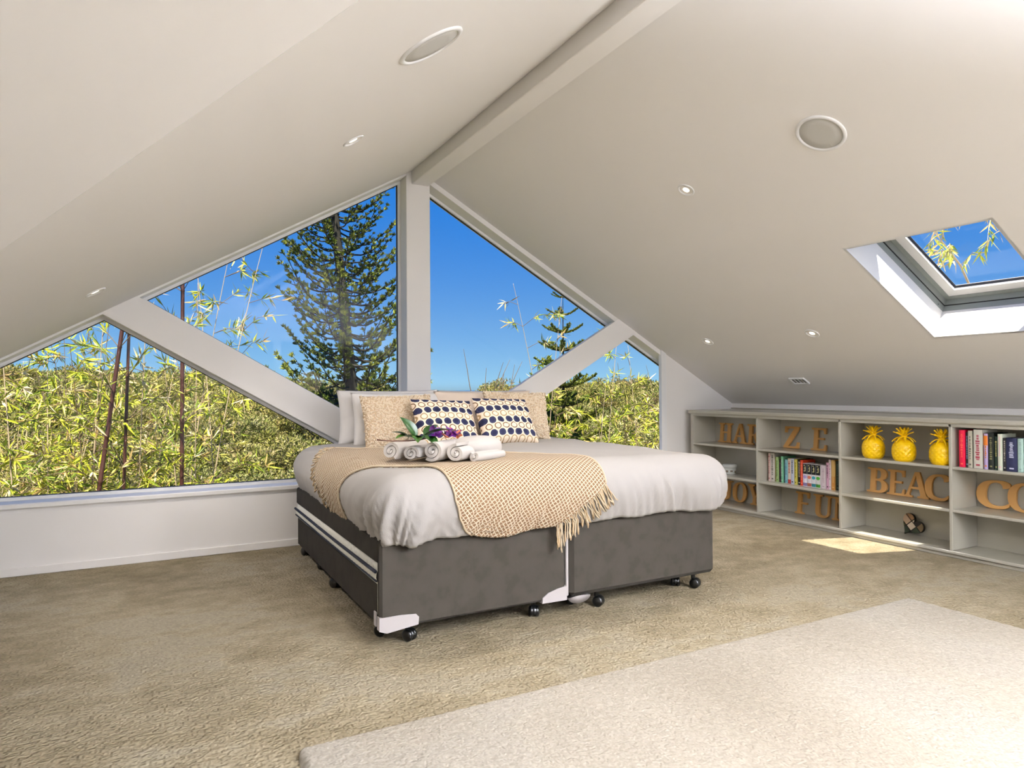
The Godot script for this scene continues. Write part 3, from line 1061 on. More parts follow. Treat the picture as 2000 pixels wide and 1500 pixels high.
	for i in n:
		var e: Array = B[i]
		im.fill_rect(Rect2i(i * cw, 0, cw, hh), e[4])
		var pc: Color = e[5]
		if i >= 13 and i <= 16:
			im.fill_rect(Rect2i(i * cw, 4, cw, 84), Color(0.05, 0.05, 0.05))
			for k in 3:
				im.fill_rect(Rect2i(i * cw + 6 + 3 * (k % 2), 14 + 24 * k, 9, 6), Color(0.85, 0.82, 0.62))
			im.fill_rect(Rect2i(i * cw + 12, 26, 5, 40), Color(0.80, 0.77, 0.55))
			for y in range(96, 130):
				for x in cw:
					if Vector2(x - 12, (y - 113) * 0.75).length() < 10:
						im.set_pixel(i * cw + x, y, pc)
			im.fill_rect(Rect2i(i * cw, 162, cw, 26), pc.darkened(0.25))
			continue
		var y := int(rand(14, 30))
		var stop := int(rand(110, 150))
		while y < stop:
			var l := int(rand(4, 12))
			var w := int(rand(6, 12))
			im.fill_rect(Rect2i(i * cw + (cw - w) / 2, y, w, l), pc.lerp(e[4], rand(0.0, 0.35)))
			y += l + int(rand(2, 5))
		im.fill_rect(Rect2i(i * cw + 7, 170, 10, 8), pc)
		if i == 28 or i == 27:
			im.fill_rect(Rect2i(i * cw, 12, cw, 52), Color(0.88, 0.50, 0.13))
		if i == 8:
			im.fill_rect(Rect2i(i * cw, 160, cw, 32), pc)
		if i == 20:
			im.fill_rect(Rect2i(i * cw, 0, cw, 105), Color(0.92, 0.76, 0.46))
	var m := mt("book_covers", Color.WHITE, 0.5)
	m.albedo_texture = ImageTexture.create_from_image(im)
	m.texture_repeat = false
	for i in n:
		var e: Array = B[i]
		var h: float = e[2]
		var w: float = e[1] - e[0] - 0.001
		var dep := minf(h * 0.72, 4.83 - e[3])
		var o := base("book", Vector3(e[3], S1 if e[6] else S2, (e[0] + e[1]) / 2))
		tag(o, e[7], "book", "books on the top right shelf" if e[6] else "books in the short row on the middle shelf")
		var s := mb()
		var px := 1.0 / (cw * n)
		# spine: slightly rounded, five facets, with the print on it
		for k in 5:
			var t0 := k / 5.0
			var t1 := (k + 1) / 5.0
			var za := (t0 - 0.5) * w
			var zb := (t1 - 0.5) * w
			var xa := 0.003 * pow(absf(t0 * 2 - 1), 2.0)
			var xb := 0.003 * pow(absf(t1 * 2 - 1), 2.0)
			var u0 := (i * cw + 0.5 + t0 * (cw - 1)) * px
			var u1 := (i * cw + 0.5 + t1 * (cw - 1)) * px
			var q := [[xa, 0.0, za, u0, 0.995], [xa, h, za, u0, 0.005], [xb, h, zb, u1, 0.005], [xb, 0.0, zb, u1, 0.995]]
			for j: int in [0, 1, 2, 0, 2, 3]:
				s.set_uv(Vector2(q[j][3], q[j][4]))
				s.add_vertex(Vector3(q[j][0], q[j][1], q[j][2]))
		s.set_uv(Vector2((i * cw + 2.5) * px, 0.01))
		for k: float in [-1.0, 1.0]:
			box(s, Vector3(0.003 + dep / 2, h / 2, k * (w / 2 - 0.001)), Vector3(dep, h, 0.002))
		commit(s, "cover", m, o)
		s = mb()
		box(s, Vector3(0.004 + (dep - 0.006) / 2, h / 2 - 0.001, 0), Vector3(dep - 0.006, h - 0.007, maxf(w - 0.004, 0.001)))
		commit(s, "pages", P.page_paper, o)


func heart() -> void:
	var o := base("wooden_heart", Vector3(4.80, S0, -2.93))
	tag(o, "small heart of patched wood pieces standing tilted in the sunlit bottom cubby", "heart ornament")
	var out := PackedVector2Array()
	for i in 48:
		var t := TAU * i / 48.0
		out.append(Vector2(16.0 * pow(sin(t), 3), 13 * cos(t) - 5 * cos(2 * t) - 2 * cos(3 * t) - cos(4 * t)) * 0.0051)
	var rot := -0.62
	var lo := 1e9
	for i in out.size():
		out[i] = out[i].rotated(rot)
		lo = minf(lo, out[i].y)
	var xf := Transform3D(Basis(Vector3.UP, -PI / 2) * Basis(Vector3.RIGHT, -0.12), Vector3(0, -lo + 0.001, 0))
	var s := mb()
	extrude(s, out, xf, -0.012, 0.008)
	mt("heart_dark", Color(0.10, 0.08, 0.06), 0.7)
	commit(s, "backing", P.heart_dark, o)
	var cols := [Color(0.20, 0.24, 0.17), Color(0.84, 0.78, 0.70), Color(0.46, 0.38, 0.27), Color(0.72, 0.62, 0.52), Color(0.17, 0.21, 0.15), Color(0.60, 0.46, 0.33), Color(0.80, 0.73, 0.66), Color(0.33, 0.34, 0.22)]
	for i in cols.size():
		mt("heart_wood_%d" % i, cols[i], 0.7)
	var cells := [[-0.09, 0.02, 0.9, 0], [-0.03, 0.045, 0.9, 1], [-0.055, 0.0, 0.0, 1], [0.0, 0.0, -0.7, 1], [-0.05, -0.05, -0.7, 4], [0.0, -0.05, 0.4, 0], [0.05, 0.03, -0.7, 3], [0.045, -0.03, -0.7, 5]]
	var gridv := [[-0.09, -0.03], [-0.03, 0.02], [0.02, 0.09]]
	var k := 0
	for a in 3:
		for c in 3:
			var r := PackedVector2Array([Vector2(gridv[a][0] + 0.0015, gridv[c][0] + 0.0015), Vector2(gridv[a][1] - 0.0015, gridv[c][0] + 0.0015), Vector2(gridv[a][1] - 0.0015, gridv[c][1] - 0.0015), Vector2(gridv[a][0] + 0.0015, gridv[c][1] - 0.0015)])
			for i in 4:
				r[i] = r[i].rotated(0.75)
			for piece in Geometry2D.intersect_polygons(r, out):
				var sh := Geometry2D.offset_polygon(piece, -0.002)
				if sh.size() and sh[0].size() >= 3:
					s = mb()
					extrude(s, sh[0], xf, 0.008, 0.012 + 0.001 * (k % 3))
					commit(s, "wood_piece", P["heart_wood_%d" % [[0, 4, 7, 0, 1, 3, 2, 1, 5][k % 9]]], o)
			k += 1


# ------------------------------------------------------------------ bed
const DX0 := 0.985
const DX1 := 2.715
const DZF := -2.855
const DZB := -4.58
const DR := 0.15
const HEM := 0.386
var fold := FastNoiseLite.new()

func caster(parent: Node3D, at: Vector3, turn: float, reach: float) -> void:
	var c := Node3D.new()
	c.name = "caster"
	c.position = at - parent.position
	c.rotation.y = turn
	parent.add_child(c, true)
	var s := mb(true)
	lathe(s, [Vector2(0, 0.046), Vector2(0.011, 0.046), Vector2(0.012, 0.06), Vector2(0.012, reach)], 14, Transform3D())
	lathe(s, [Vector2(0.0, 0.075), Vector2(0.02, 0.075), Vector2(0.02, reach), Vector2(0.0, reach)], 16, Transform3D())
	commit(s, "stem", P.plastic_black, c)
	s = mb(true)
	var f := func(u: float, v: float) -> Vector3:
		var a := -0.35 + u * (PI + 0.7)
		var w := sin(v * PI)
		return Vector3((v - 0.5) * 0.05, 0.027 + sin(a) * 0.0285 * sqrt(maxf(w, 0.0)), 0.012 + cos(a) * 0.0285 * sqrt(maxf(w, 0.0)))
	grid(s, 14, 10, f)
	commit(s, "hood", P.plastic_black, c)
	for k: float in [-1.0, 1.0]:
		s = mb(true)
		lathe(s, [Vector2(0, -0.010), Vector2(0.02, -0.010), Vector2(0.0265, -0.006), Vector2(0.0265, 0.005), Vector2(0.021, 0.011), Vector2(0.0, 0.0135)], 20, Transform3D(Basis(Vector3.FORWARD, -PI / 2 * k), Vector3(k * 0.014, 0.0268, 0.012)))
		commit(s, "wheel", P.plastic_black, c)


func bed() -> void:
	fold.seed = 4
	fold.frequency = 1.0
	fold.fractal_octaves = 2
	var o := Vector3(1.33, 0, -3.72)
	var a := base("bed_base", o)
	tag(a, "grey velour bed base at the left with an open side for the pull-out bed", "bed base", "pair of grey bed bases")
	var part := func(par: Node3D, called: String, m: String, x0: float, x1: float, y0: float, y1: float, z0: float, z1: float, bev := 0.01):
		var s := mb()
		var q := par.position
		span(s, x0 - q.x, x1 - q.x, y0 - q.y, y1 - q.y, z0 - q.z, z1 - q.z, bev)
		return commit(s, called, P[m], par)
	part.call(a, "front_panel", "velour", 0.862, 1.790, 0.085, 0.462, -2.845, -2.80, 0.014)
	part.call(a, "side_rail", "velour", 0.866, 0.90, 0.353, 0.461, -4.65, -2.846)
	part.call(a, "deck", "velour", 0.90, 1.785, 0.43, 0.461, -4.645, -2.846, 0.006)
	part.call(a, "inner_side", "velour", 1.762, 1.788, 0.085, 0.43, -4.645, -2.846, 0.004)
	part.call(a, "head_panel", "velour", 0.90, 1.762, 0.085, 0.43, -4.65, -4.61, 0.008)
	# white plastic corner guards: a plate hugging the bottom of the front panel
	var g := mb()
	var xf := Transform3D(Basis(), Vector3(0.866, 0.082, -2.80) - o)
	extrude(g, PackedVector2Array([Vector2(-0.008, 0.0), Vector2(0.025, -0.012), Vector2(0.165, 0.004), Vector2(0.168, 0.036), Vector2(0.155, 0.05), Vector2(0.09, 0.056), Vector2(-0.008, 0.056)]), xf, -0.03, 0.005)
	box(g, Vector3(0.861, 0.118, -2.865) - o, Vector3(0.006, 0.062, 0.03), Basis(), 0.002)
	commit(g, "corner_guard", P.plastic_white, a)
	g = mb()
	xf = Transform3D(Basis(), Vector3(1.790, 0.082, -2.80) - o)
	extrude(g, PackedVector2Array([Vector2(0.004, -0.006), Vector2(0.004, 0.062), Vector2(-0.05, 0.055), Vector2(-0.10, 0.042), Vector2(-0.132, 0.022), Vector2(-0.135, -0.004)]), xf, -0.03, 0.005)
	commit(g, "corner_guard", P.plastic_white, a)
	caster(a, Vector3(1.005, 0, -2.865), 0.5, 0.09)
	caster(a, Vector3(1.652, 0, -2.875), -0.4, 0.09)
	caster(a, Vector3(1.652, 0, -4.55), 0.2, 0.09)
	var b := base("bed_base", Vector3(2.295, 0, -3.72))
	tag(b, "grey velour bed base at the right on black castors", "bed base", "pair of grey bed bases")
	part.call(b, "body", "velour", 1.818, 2.776, 0.080, 0.461, -4.65, -2.80, 0.022)
	part.call(b, "joint_strip", "plastic_white", 1.797, 1.812, 0.09, 0.40, -2.86, -2.806, 0.004)
	g = mb(true)
	var f := func(u: float, v: float) -> Vector3:
		var t := PI * (0.03 + 0.94 * u)
		var r := 1.0 - 0.14 * v
		return Vector3(1.868 - cos(t) * 0.066 * r, 0.084 - sin(t) * 0.036 * (1.0 - 0.35 * v), -2.798 - v * 0.05) - b.position
	grid(g, 16, 3, f)
	for i in 16:
		var p0: Vector3 = f.call(i / 16.0, 0.0)
		var p1: Vector3 = f.call((i + 1) / 16.0, 0.0)
		tri(g, p0, Vector3(1.868, 0.086, -2.800) - b.position, p1)
	commit(g, "corner_guard", P.plastic_white, b)
	caster(b, Vector3(2.005, 0, -2.85), 0.6, 0.085)
	caster(b, Vector3(2.655, 0, -2.85), 0.5, 0.085)
	caster(b, Vector3(2.60, 0, -2.93), -0.8, 0.085)
	caster(b, Vector3(2.655, 0, -4.55), 0.2, 0.085)
	caster(b, Vector3(1.90, 0, -2.95), 1.2, 0.085)
	# pull-out bed under the left base
	var t := base("trundle_bed", Vector3(1.3, 0, -3.75))
	tag(t, "grey velour pull-out bed tucked under the left base", "trundle bed")
	part.call(t, "side_panel", "velour", 0.872, 0.905, 0.085, 0.268, -4.64, -2.875, 0.012)
	part.call(t, "tray", "velour", 0.905, 1.75, 0.10, 0.13, -4.60, -2.88, 0.004)
	caster(t, Vector3(0.925, 0, -4.69), 0.3, 0.10)
	caster(t, Vector3(0.955, 0, -4.25), -0.9, 0.09)
	caster(t, Vector3(0.915, 0, -3.84), 0.6, 0.09)
	caster(t, Vector3(0.965, 0, -3.73), -0.5, 0.09)
	caster(t, Vector3(0.912, 0, -2.985), 0.8, 0.09)
	var mtt := base("spare_mattress", Vector3(1.3, 0.13, -3.75))
	tag(mtt, "white spare mattress with navy bands showing below the side rail", "mattress")
	var s := mb(true)
	var w := func(u: float, v: float) -> Vector3:
		# side face bulging a little, running head to foot, then over the top
		var z := lerpf(-4.66, -2.85, u)
		var y := 0.0
		var x := 0.0
		if v < 0.6:
			y = lerpf(0.0, 0.222, v / 0.6)
			x = -0.425 - 0.014 * sin(PI * clampf((y - 0.13) / 0.08, 0.0, 1.0)) - 0.0025 * sin(z * 130.0) * clampf((y - 0.13) * 20.0, 0.0, 1.0)
		else:
			y = 0.222 + 0.006 * sin(PI * (v - 0.6) / 0.4)
			x = lerpf(-0.425, 0.42, (v - 0.6) / 0.4)
		return Vector3(x, y, z + 3.75)
	grid(s, 160, 20, w)
	commit(s, "ticking", P.ticking, mtt)
	for e in [[0.190, 0.0075], [0.149, 0.0045]]:
		s = mb(true)
		var pts := []
		for i in 40:
			var z := lerpf(-4.655, -2.852, i / 39.0)
			pts.append(Vector3(-0.437 - (0.004 if e[0] > 0.15 else 0.0), e[0] - 0.002 * sin(z * 3.0), z + 3.75))
		tube(s, pts, [e[1]], 8)
		commit(s, "piping", P.piping_navy, mtt)
	duvet()
	throw_blanket()


func duvet_at(p: Vector2) -> Vector3:
	# the duvet laid flat: p in plan, what lies beyond the flat middle hangs over the edge
	var q := Vector2(clampf(p.x, DX0, DX1), clampf(p.y, DZB, DZF))
	var d := p - q
	var r := d.length()
	var n := d / r if r > 1e-6 else Vector2.ZERO
	var cx := (q.x - (DX0 + DX1) / 2) / ((DX1 - DX0) / 2)
	var top := 0.752 - 0.018 * pow(absf(cx), 4.0) + 0.010 * fold.get_noise_2d(q.x * 2.2, q.y * 2.2)
	if r <= 1e-6:
		return Vector3(q.x, top, q.y)
	var a := DR * PI / 2
	var s := (q.x - DX0) + (q.y - DZF) * 0.9 + 0.20 * atan2(n.x, maxf(n.y, -0.2))
	var h := 0.0
	var drop := 0.0
	if r < a:
		h = DR * sin(r / DR)
		drop = DR * (1.0 - cos(r / DR))
	else:
		var t := r - a
		h = DR - 0.055 * pow(t / 0.15, 1.6)
		drop = DR + t
	# gathers towards the hem, deepest at the two front corners
	var k := smoothstep(0.10, HEM, r)
	var corner := exp(-pow((q.x - DX0) / 0.34, 2.0)) * smoothstep(DZF - 0.5, DZF, q.y) + 0.75 * exp(-pow((q.x - DX1) / 0.5, 2.0)) * smoothstep(DZF - 0.3, DZF, q.y)
	var amp := 0.006 + 0.017 * corner
	var sk := s + 0.35 * (r - 0.2) * (1.0 if cx < 0 else -1.0)
	var wv := fold.get_noise_2d(sk * 9.0, r * 1.2) * 1.1 + fold.get_noise_2d(sk * 22.0, 5.0 + r * 2.0) * 0.7
	h += k * amp * wv * 1.6
	drop *= 1.0 + 0.05 * fold.get_noise_2d(s * 3.0, 20.0) * smoothstep(0.2, HEM, r)
	return Vector3(q.x + n.x * h, top - drop, q.y + n.y * h)


func duvet() -> void:
	var s := mb(true)
	var flat := func(u: float, v: float) -> Vector3: return duvet_at(Vector2(lerpf(DX0, DX1, u), lerpf(DZB, DZF, v)))
	grid(s, 60, 60, flat)
	# skirt: walk the rim of the flat middle, corners fanned out
	var rim: Array = []
	var walk := [[Vector2(DX0, DZB), Vector2(DX0, DZF), 90], [Vector2(DX0, DZF), Vector2(DX1, DZF), 110], [Vector2(DX1, DZF), Vector2(DX1, DZB), 90], [Vector2(DX1, DZB), Vector2(DX0, DZB), 60]]
	var nrm := [Vector2(-1, 0), Vector2(0, 1), Vector2(1, 0), Vector2(0, -1)]
	for e in 4:
		for i in walk[e][2] + 1:
			rim.append([walk[e][0].lerp(walk[e][1], float(i) / walk[e][2]), nrm[e]])
		for i in range(1, 24):
			var n0: Vector2 = nrm[e]
			rim.append([walk[e][1], n0.slerp(nrm[(e + 1) % 4], i / 24.0)])
	rim.append(rim[0])
	var m := rim.size() - 1
	var skirt := func(u: float, v: float) -> Vector3:
		var i := clampi(int(round(u * m)), 0, m)
		var q: Vector2 = rim[i][0]
		var n: Vector2 = rim[i][1]
		var r := HEM * maxf(v, 1e-4)
		if v > 0.999:
			# hem turned under
			var e := duvet_at(q + n * HEM)
			return e + Vector3(-n.x * 0.02, 0.004, -n.y * 0.02)
		return duvet_at(q + n * minf(r * 1.04, HEM))
	grid(s, m, 30, skirt)
	var o := commit(s, "duvet", P.linen_white)
	tag(o, "white linen duvet covering the whole bed and gathered at the front corners", "duvet")


func rail(pts: Array, t: float) -> Vector2:
	var n := pts.size() - 1
	var f := clampf(t, 0.0, 1.0) * n
	var i := mini(int(f), n - 1)
	var w := f - i
	var a: Vector2 = pts[maxi(i - 1, 0)]
	var b: Vector2 = pts[i]
	var c: Vector2 = pts[i + 1]
	var d: Vector2 = pts[mini(i + 2, n)]
	return b.cubic_interpolate(c, a, d, w)


func over(p: Vector2, lift: float) -> Vector3:
	var e := 0.006
	var c := duvet_at(p)
	var n := (duvet_at(p + Vector2(0, e)) - c).cross(duvet_at(p + Vector2(e, 0)) - c).normalized()
	return c + n * lift


func throw_blanket() -> void:
	var far := [Vector2(1.03, -4.25), Vector2(1.20, -3.99), Vector2(1.42, -3.67), Vector2(1.66, -3.32), Vector2(1.80, -3.10), Vector2(1.90, -2.93), Vector2(1.95, -2.80), Vector2(1.965, -2.656)]
	var near := [Vector2(0.605, -3.64), Vector2(0.605, -3.40), Vector2(0.80, -3.36), Vector2(0.98, -3.16), Vector2(1.09, -3.03), Vector2(1.14, -2.82), Vector2(1.26, -2.475), Vector2(1.706, -2.471)]
	var T := base("throw_blanket")
	tag(T, "cream and tan waffle-weave throw with fringed ends laid across the bed", "throw blanket")
	var s := mb(true)
	var cell := 0.0155 * 4.0
	var uvf := func(p: Vector2) -> Vector2: return p.rotated(-0.98) / cell
	var f := func(u: float, v: float) -> Vector3:
		var p := rail(near, v).lerp(rail(far, v), u)
		return over(p, 0.009 + 0.003 * sin(u * PI))
	var uv := func(u: float, v: float) -> Vector2: return uvf.call(rail(near, v).lerp(rail(far, v), u))
	grid(s, 60, 110, f, uv)
	# edges folded down to the duvet
	for side: float in [0.0, 1.0]:
		for i in 110:
			var p0 := rail(far if side > 0.5 else near, i / 110.0)
			var p1 := rail(far if side > 0.5 else near, (i + 1) / 110.0)
			s.set_uv(uvf.call(p0))
			var q := [over(p0, 0.009), over(p1, 0.009), over(p1, 0.0), over(p0, 0.0)]
			if side > 0.5:
				quad(s, q[0], q[3], q[2], q[1])
			else:
				quad(s, q[0], q[1], q[2], q[3])
	commit(s, "cloth", P.throw_weave, T)
	# rolled hems along the long edges
	for side: float in [0.0, 1.0]:
		var pts := []
		for i in 90:
			pts.append(over(rail(far if side > 0.5 else near, i / 89.0 * (1.0 if side > 0.5 else 0.86)), 0.008))
		s = mb(true)
		tube(s, pts, [0.0055], 6)
		commit(s, "hem", P.throw_yarn, T)
	# fringe: one tassel after the other along each short end
	for end in 2:
		var n := 46 if end else 40
		for i in n:
			var u := (i + 0.5) / n
			var p0 := (near[7] as Vector2).lerp(far[7], u) if end else (near[0] as Vector2).lerp(far[0], u)
			var dir := Vector2(0.62, 0.80).normalized() if end else Vector2(-0.60, -0.80).normalized()
			dir = dir.rotated(rand(-0.22, 0.22))
			var ln := rand(0.095, 0.125) if end else rand(0.055, 0.085)
			var pts := []
			var sw := rand(-0.006, 0.006)
			var ph := rand(0.0, 6.0)
			var p := p0
			var pos := over(p0, 0.008)
			var hang := false
			for k in 8:
				if not hang:
					pos = over(p, 0.010 + 0.003 * sin(ph + k))
					p += dir * ln / 7.0 + Vector2(-dir.y, dir.x) * sw * 0.4 * sin(ph + k * 1.3)
					if (p.x < DX0 - HEM + 0.01 and end == 0) or (p.y > DZF + HEM - 0.01 and end == 1):
						hang = true
				else:
					pos += Vector3(rand(-0.004, 0.004), -ln / 7.0, rand(0.0, 0.003) if end else 0.0)
				pts.append(pos)
			s = mb(true)
			tube(s, pts, [0.0032, 0.0035, 0.0036, 0.0036, 0.0036, 0.0038, 0.0048, 0.003], 5)
			commit(s, "tassel", P.throw_yarn if i % 3 else P.throw_yarn_tan, T)


# ------------------------------------------------------------------ pillows
func pillow_shape(w: float, h: float, t: float, sag: float, sd: int, loft := 0.42) -> Callable:
	var nz := FastNoiseLite.new()
	nz.seed = sd
	nz.frequency = 2.6
	return func(u: float, v: float) -> Vector3:
		# u runs round front and back: 0..0.5 front left to right, 0.5..1 back right to left
		var front := u <= 0.5
		var a := (u * 4.0 - 1.0) if front else (3.0 - u * 4.0)
		var b := v * 2.0 - 1.0
		var x := w / 2 * a * (1.0 - 0.055 * (1.0 - b * b) * absf(a))
		var y := h / 2 * b * (1.0 - 0.075 * (1.0 - a * a) * absf(b)) + h / 2
		var body := pow(maxf(0.0, (1.0 - a * a) * (1.0 - b * b)), loft)
		var z := t / 2 * body * (1.0 - sag * b) + 0.012 * nz.get_noise_2d(a * 1.3, b * 1.3) * body
		y -= 0.018 * sag * a * a
		return Vector3(x, y, z if front else -z)


func pillow(called: String, at: Vector3, w: float, h: float, t: float, yaw: float, tilt: float, roll: float, m: Material, sd: int, sag := 0.25, loft := 0.42) -> MeshInstance3D:
	var s := mb(true)
	var f := pillow_shape(w, h, t, sag, sd, loft)
	grid(s, 64, 32, f, func(u: float, v: float) -> Vector2: return Vector2(u * 2.0 if u <= 0.5 else 2.0 - u * 2.0, 1.0 - v))
	var o := commit(s, called, m)
	o.position = at
	o.basis = Basis(Vector3.UP, yaw) * Basis(Vector3.RIGHT, -tilt) * Basis(Vector3.BACK, roll)
	return o


func pillows() -> void:
	var a := pillow("pillow", Vector3(1.475, 0.735, -4.53), 0.73, 0.375, 0.17, 0.02, 0.10, 0.0, P.pillow_white, 1, 0.3)
	tag(a, "white bed pillow standing at the back left against the brace", "pillow", "white bed pillows")
	a = pillow("pillow", Vector3(2.20, 0.74, -4.53), 0.73, 0.365, 0.17, -0.02, 0.10, 0.0, P.pillow_white, 2, 0.3)
	tag(a, "white bed pillow standing at the back right below the post", "pillow", "white bed pillows")
	a = pillow("pillow", Vector3(1.50, 0.725, -4.385), 0.66, 0.37, 0.15, 0.03, 0.14, 0.0, P.pillow_white, 3, 0.3)
	tag(a, "white bed pillow of the second row, directly behind the left fleecy cushion", "pillow", "white bed pillows")
	a = pillow("pillow", Vector3(2.13, 0.735, -4.37), 0.76, 0.365, 0.15, -0.03, 0.14, 0.0, P.pillow_cream, 4, 0.3)
	tag(a, "cream bed pillow of the second row showing between the fleecy cushions", "pillow", "white bed pillows")
	for k in 2:
		var at := Vector3(1.432, 0.715, -4.16) if k == 0 else Vector3(2.285, 0.735, -4.17)
		var yaw := 0.05 if k == 0 else -0.08
		var tilt := 0.26
		var roll := 0.02 if k == 0 else -0.03
		var c := pillow("fleece_cushion", at, 0.49, 0.37 if k == 0 else 0.365, 0.16, yaw, tilt, roll, P.boucle, 20 + k, 0.25)
		tag(c, "nubbly cream fleece cushion %s" % ("at the left in front of the white pillows" if k == 0 else "at the right behind the dotted cushion"), "cushion", "fleece cushions")
		var f := pillow_shape(0.49, 0.37 if k == 0 else 0.365, 0.16, 0.25, 20 + k)
		var mm := MultiMesh.new()
		mm.transform_format = MultiMesh.TRANSFORM_3D
		var ball := SphereMesh.new()
		ball.radius = 0.006
		ball.height = 0.012
		ball.radial_segments = 6
		ball.rings = 3
		mm.mesh = ball
		mm.instance_count = 2600
		for i in 2600:
			var u := rand(0.0, 0.5) if i < 2000 else rand(0.0, 1.0)
			var v := rand(0.0, 1.0)
			var b := Basis.from_euler(Vector3(rand(0, TAU), rand(0, TAU), 0)).scaled(Vector3.ONE * rand(0.6, 1.15))
			b.x *= rand(0.7, 1.4)
			mm.set_instance_transform(i, Transform3D(b, f.call(u, v)))
		var mi := MultiMeshInstance3D.new()
		mi.name = "pile"
		mi.multimesh = mm
		mi.material_override = P.boucle_loop
		mi.set_meta("kind", "stuff")
		c.add_child(mi)
	a = pillow("dotted_cushion", Vector3(1.665, 0.738, -3.92), 0.43, 0.355, 0.14, 0.06, 0.56, -0.05, P.dot_print, 40, 0.2, 0.36)
	tag(a, "square cushion printed with rows of navy dots and rings, the left one behind the towels", "cushion", "dotted cushions")
	a = pillow("dotted_cushion", Vector3(2.09, 0.742, -3.90), 0.43, 0.355, 0.14, 0.10, 0.56, -0.04, P.dot_print, 41, 0.2, 0.36)
	tag(a, "square cushion printed with rows of navy dots and rings, the right one in full view", "cushion", "dotted cushions")


# ------------------------------------------------------------------ towels and flowers
func towel_roll(at: Vector3, dir: Vector3, r: float, ln: float, turns: float, squash: float, start: float, label: String) -> void:
	var o := base("rolled_towel", at)
	tag(o, label, "towel", "rolled white towels")
	var ax := dir.normalized()
	var side := Vector3.UP.cross(ax).normalized()
	var up := ax.cross(side)
	var n := int(turns * 30)
	var pitch := r / (turns + 0.35)
	var th := pitch * 0.40
	var sec := func(i: int, off: float) -> Vector3:
		var t := float(i) / n
		var a := start + t * turns * TAU
		var rad := r - pitch * turns * (1.0 - t) - th + off
		rad *= 1.0 + 0.03 * sin(a * 2.0 + start)
		return side * cos(a) * rad + up * (sin(a) * rad * squash)
	var s := mb(true)
	var nl := 10
	for sgn: float in [1.0, -1.0]:
		for j in nl:
			for i in n:
				var e := func(ii: int, jj: int) -> Vector3:
					var l := float(jj) / nl
					var pinch := 1.0 - 0.05 * pow(absf(l * 2 - 1), 6.0)
					return sec.call(ii, th * sgn) * pinch + ax * (l * ln + 0.006 * sin(ii * 0.21 + start) * (1.0 - l)) + up * r * squash
				if sgn > 0:
					quad(s, e.call(i, j), e.call(i + 1, j), e.call(i + 1, j + 1), e.call(i, j + 1))
				else:
					quad(s, e.call(i, j), e.call(i, j + 1), e.call(i + 1, j + 1), e.call(i + 1, j))
	s.set_smooth_group(1)
	for l: float in [0.0, 1.0]:
		for i in n:
			var q := []
			for w in [[i, th], [i + 1, th], [i + 1, -th], [i, -th]]:
				q.append(sec.call(w[0], w[1]) * 0.95 + ax * (l * ln + 0.006 * sin(w[0] * 0.21 + start) * (1.0 - l)) + up * r * squash)
			if l < 0.5:
				quad(s, q[0], q[3], q[2], q[1])
			else:
				quad(s, q[0], q[1], q[2], q[3])
	for l: float in [0.0, 1.0]:
		var q: Array = []
		for k: float in [th, -th]:
			q.append(sec.call(n, k))
		var A: Vector3 = q[0]
		var B: Vector3 = q[1]
	# blunt outer end of the cloth
	quad(s, sec.call(n, th) + up * r * squash, sec.call(n, -th) + up * r * squash, sec.call(n, -th) + ax * ln + up * r * squash, sec.call(n, th) + ax * ln + up * r * squash)
	commit(s, "roll", P.towel, o)


func towels() -> void:
	var d := Vector3(0.80, 0.0, -0.60)
	var y := 0.752
	towel_roll(Vector3(1.045, y, -3.215), d, 0.056, 0.27, 2.3, 0.92, 2.2, "rolled white towel at the left end of the row on the bed")
	towel_roll(Vector3(1.118, y, -3.128), d, 0.050, 0.27, 2.4, 0.85, 1.0, "rolled white towel second from the left, its end the most flattened")
	towel_roll(Vector3(1.198, y, -3.050), d, 0.060, 0.27, 2.6, 0.95, 1.6, "rolled white towel in the middle of the row with a clear spiral end")
	towel_roll(Vector3(1.285, y, -2.968), d, 0.055, 0.25, 2.2, 0.88, 0.4, "rolled white towel fourth in the row beside the small roll")
	towel_roll(Vector3(1.368, y, -2.935), Vector3(0.93, 0, -0.37), 0.034, 0.20, 1.7, 0.9, 2.6, "smallest rolled white towel at the right end of the row")
	# a folded towel lies over the far ends of the rolls
	var o := base("folded_towel", Vector3(1.47, y, -3.12))
	tag(o, "smooth white towel bundled over the right ends of the rolls", "towel")
	var s := mb(true)
	var f := func(u: float, v: float) -> Vector3:
		var a := u * TAU
		var b := v * PI
		var e := func(x: float, p: float) -> float: return signf(x) * pow(absf(x), p)
		var q := Vector3(e.call(sin(b) * cos(a), 0.75) * 0.13, 0.058 + e.call(cos(b), 0.8) * 0.058, e.call(sin(b) * sin(a), 0.75) * 0.105)
		return q.rotated(Vector3.UP, 0.45)
	grid(s, 40, 24, f)
	commit(s, "cloth", P.towel, o)
	flowers()


func leaf_blade(s: SurfaceTool, root: Vector3, dir: Vector3, up: Vector3, ln: float, w: float, droop: float, foldv := 0.35) -> void:
	var d := dir.normalized()
	var sd := d.cross(up).normalized()
	var u2 := sd.cross(d)
	var f := func(u: float, v: float) -> Vector3:
		var k := u * 2 - 1
		var ww := w * pow(sin(PI * clampf(pow(v, 0.8), 0.0, 1.0)), 0.9) / 2
		return root + d * ln * v + u2 * (ln * (0.25 * v - droop * v * v) + absf(k) * ww * foldv) + sd * k * ww
	grid(s, 4, 9, f)


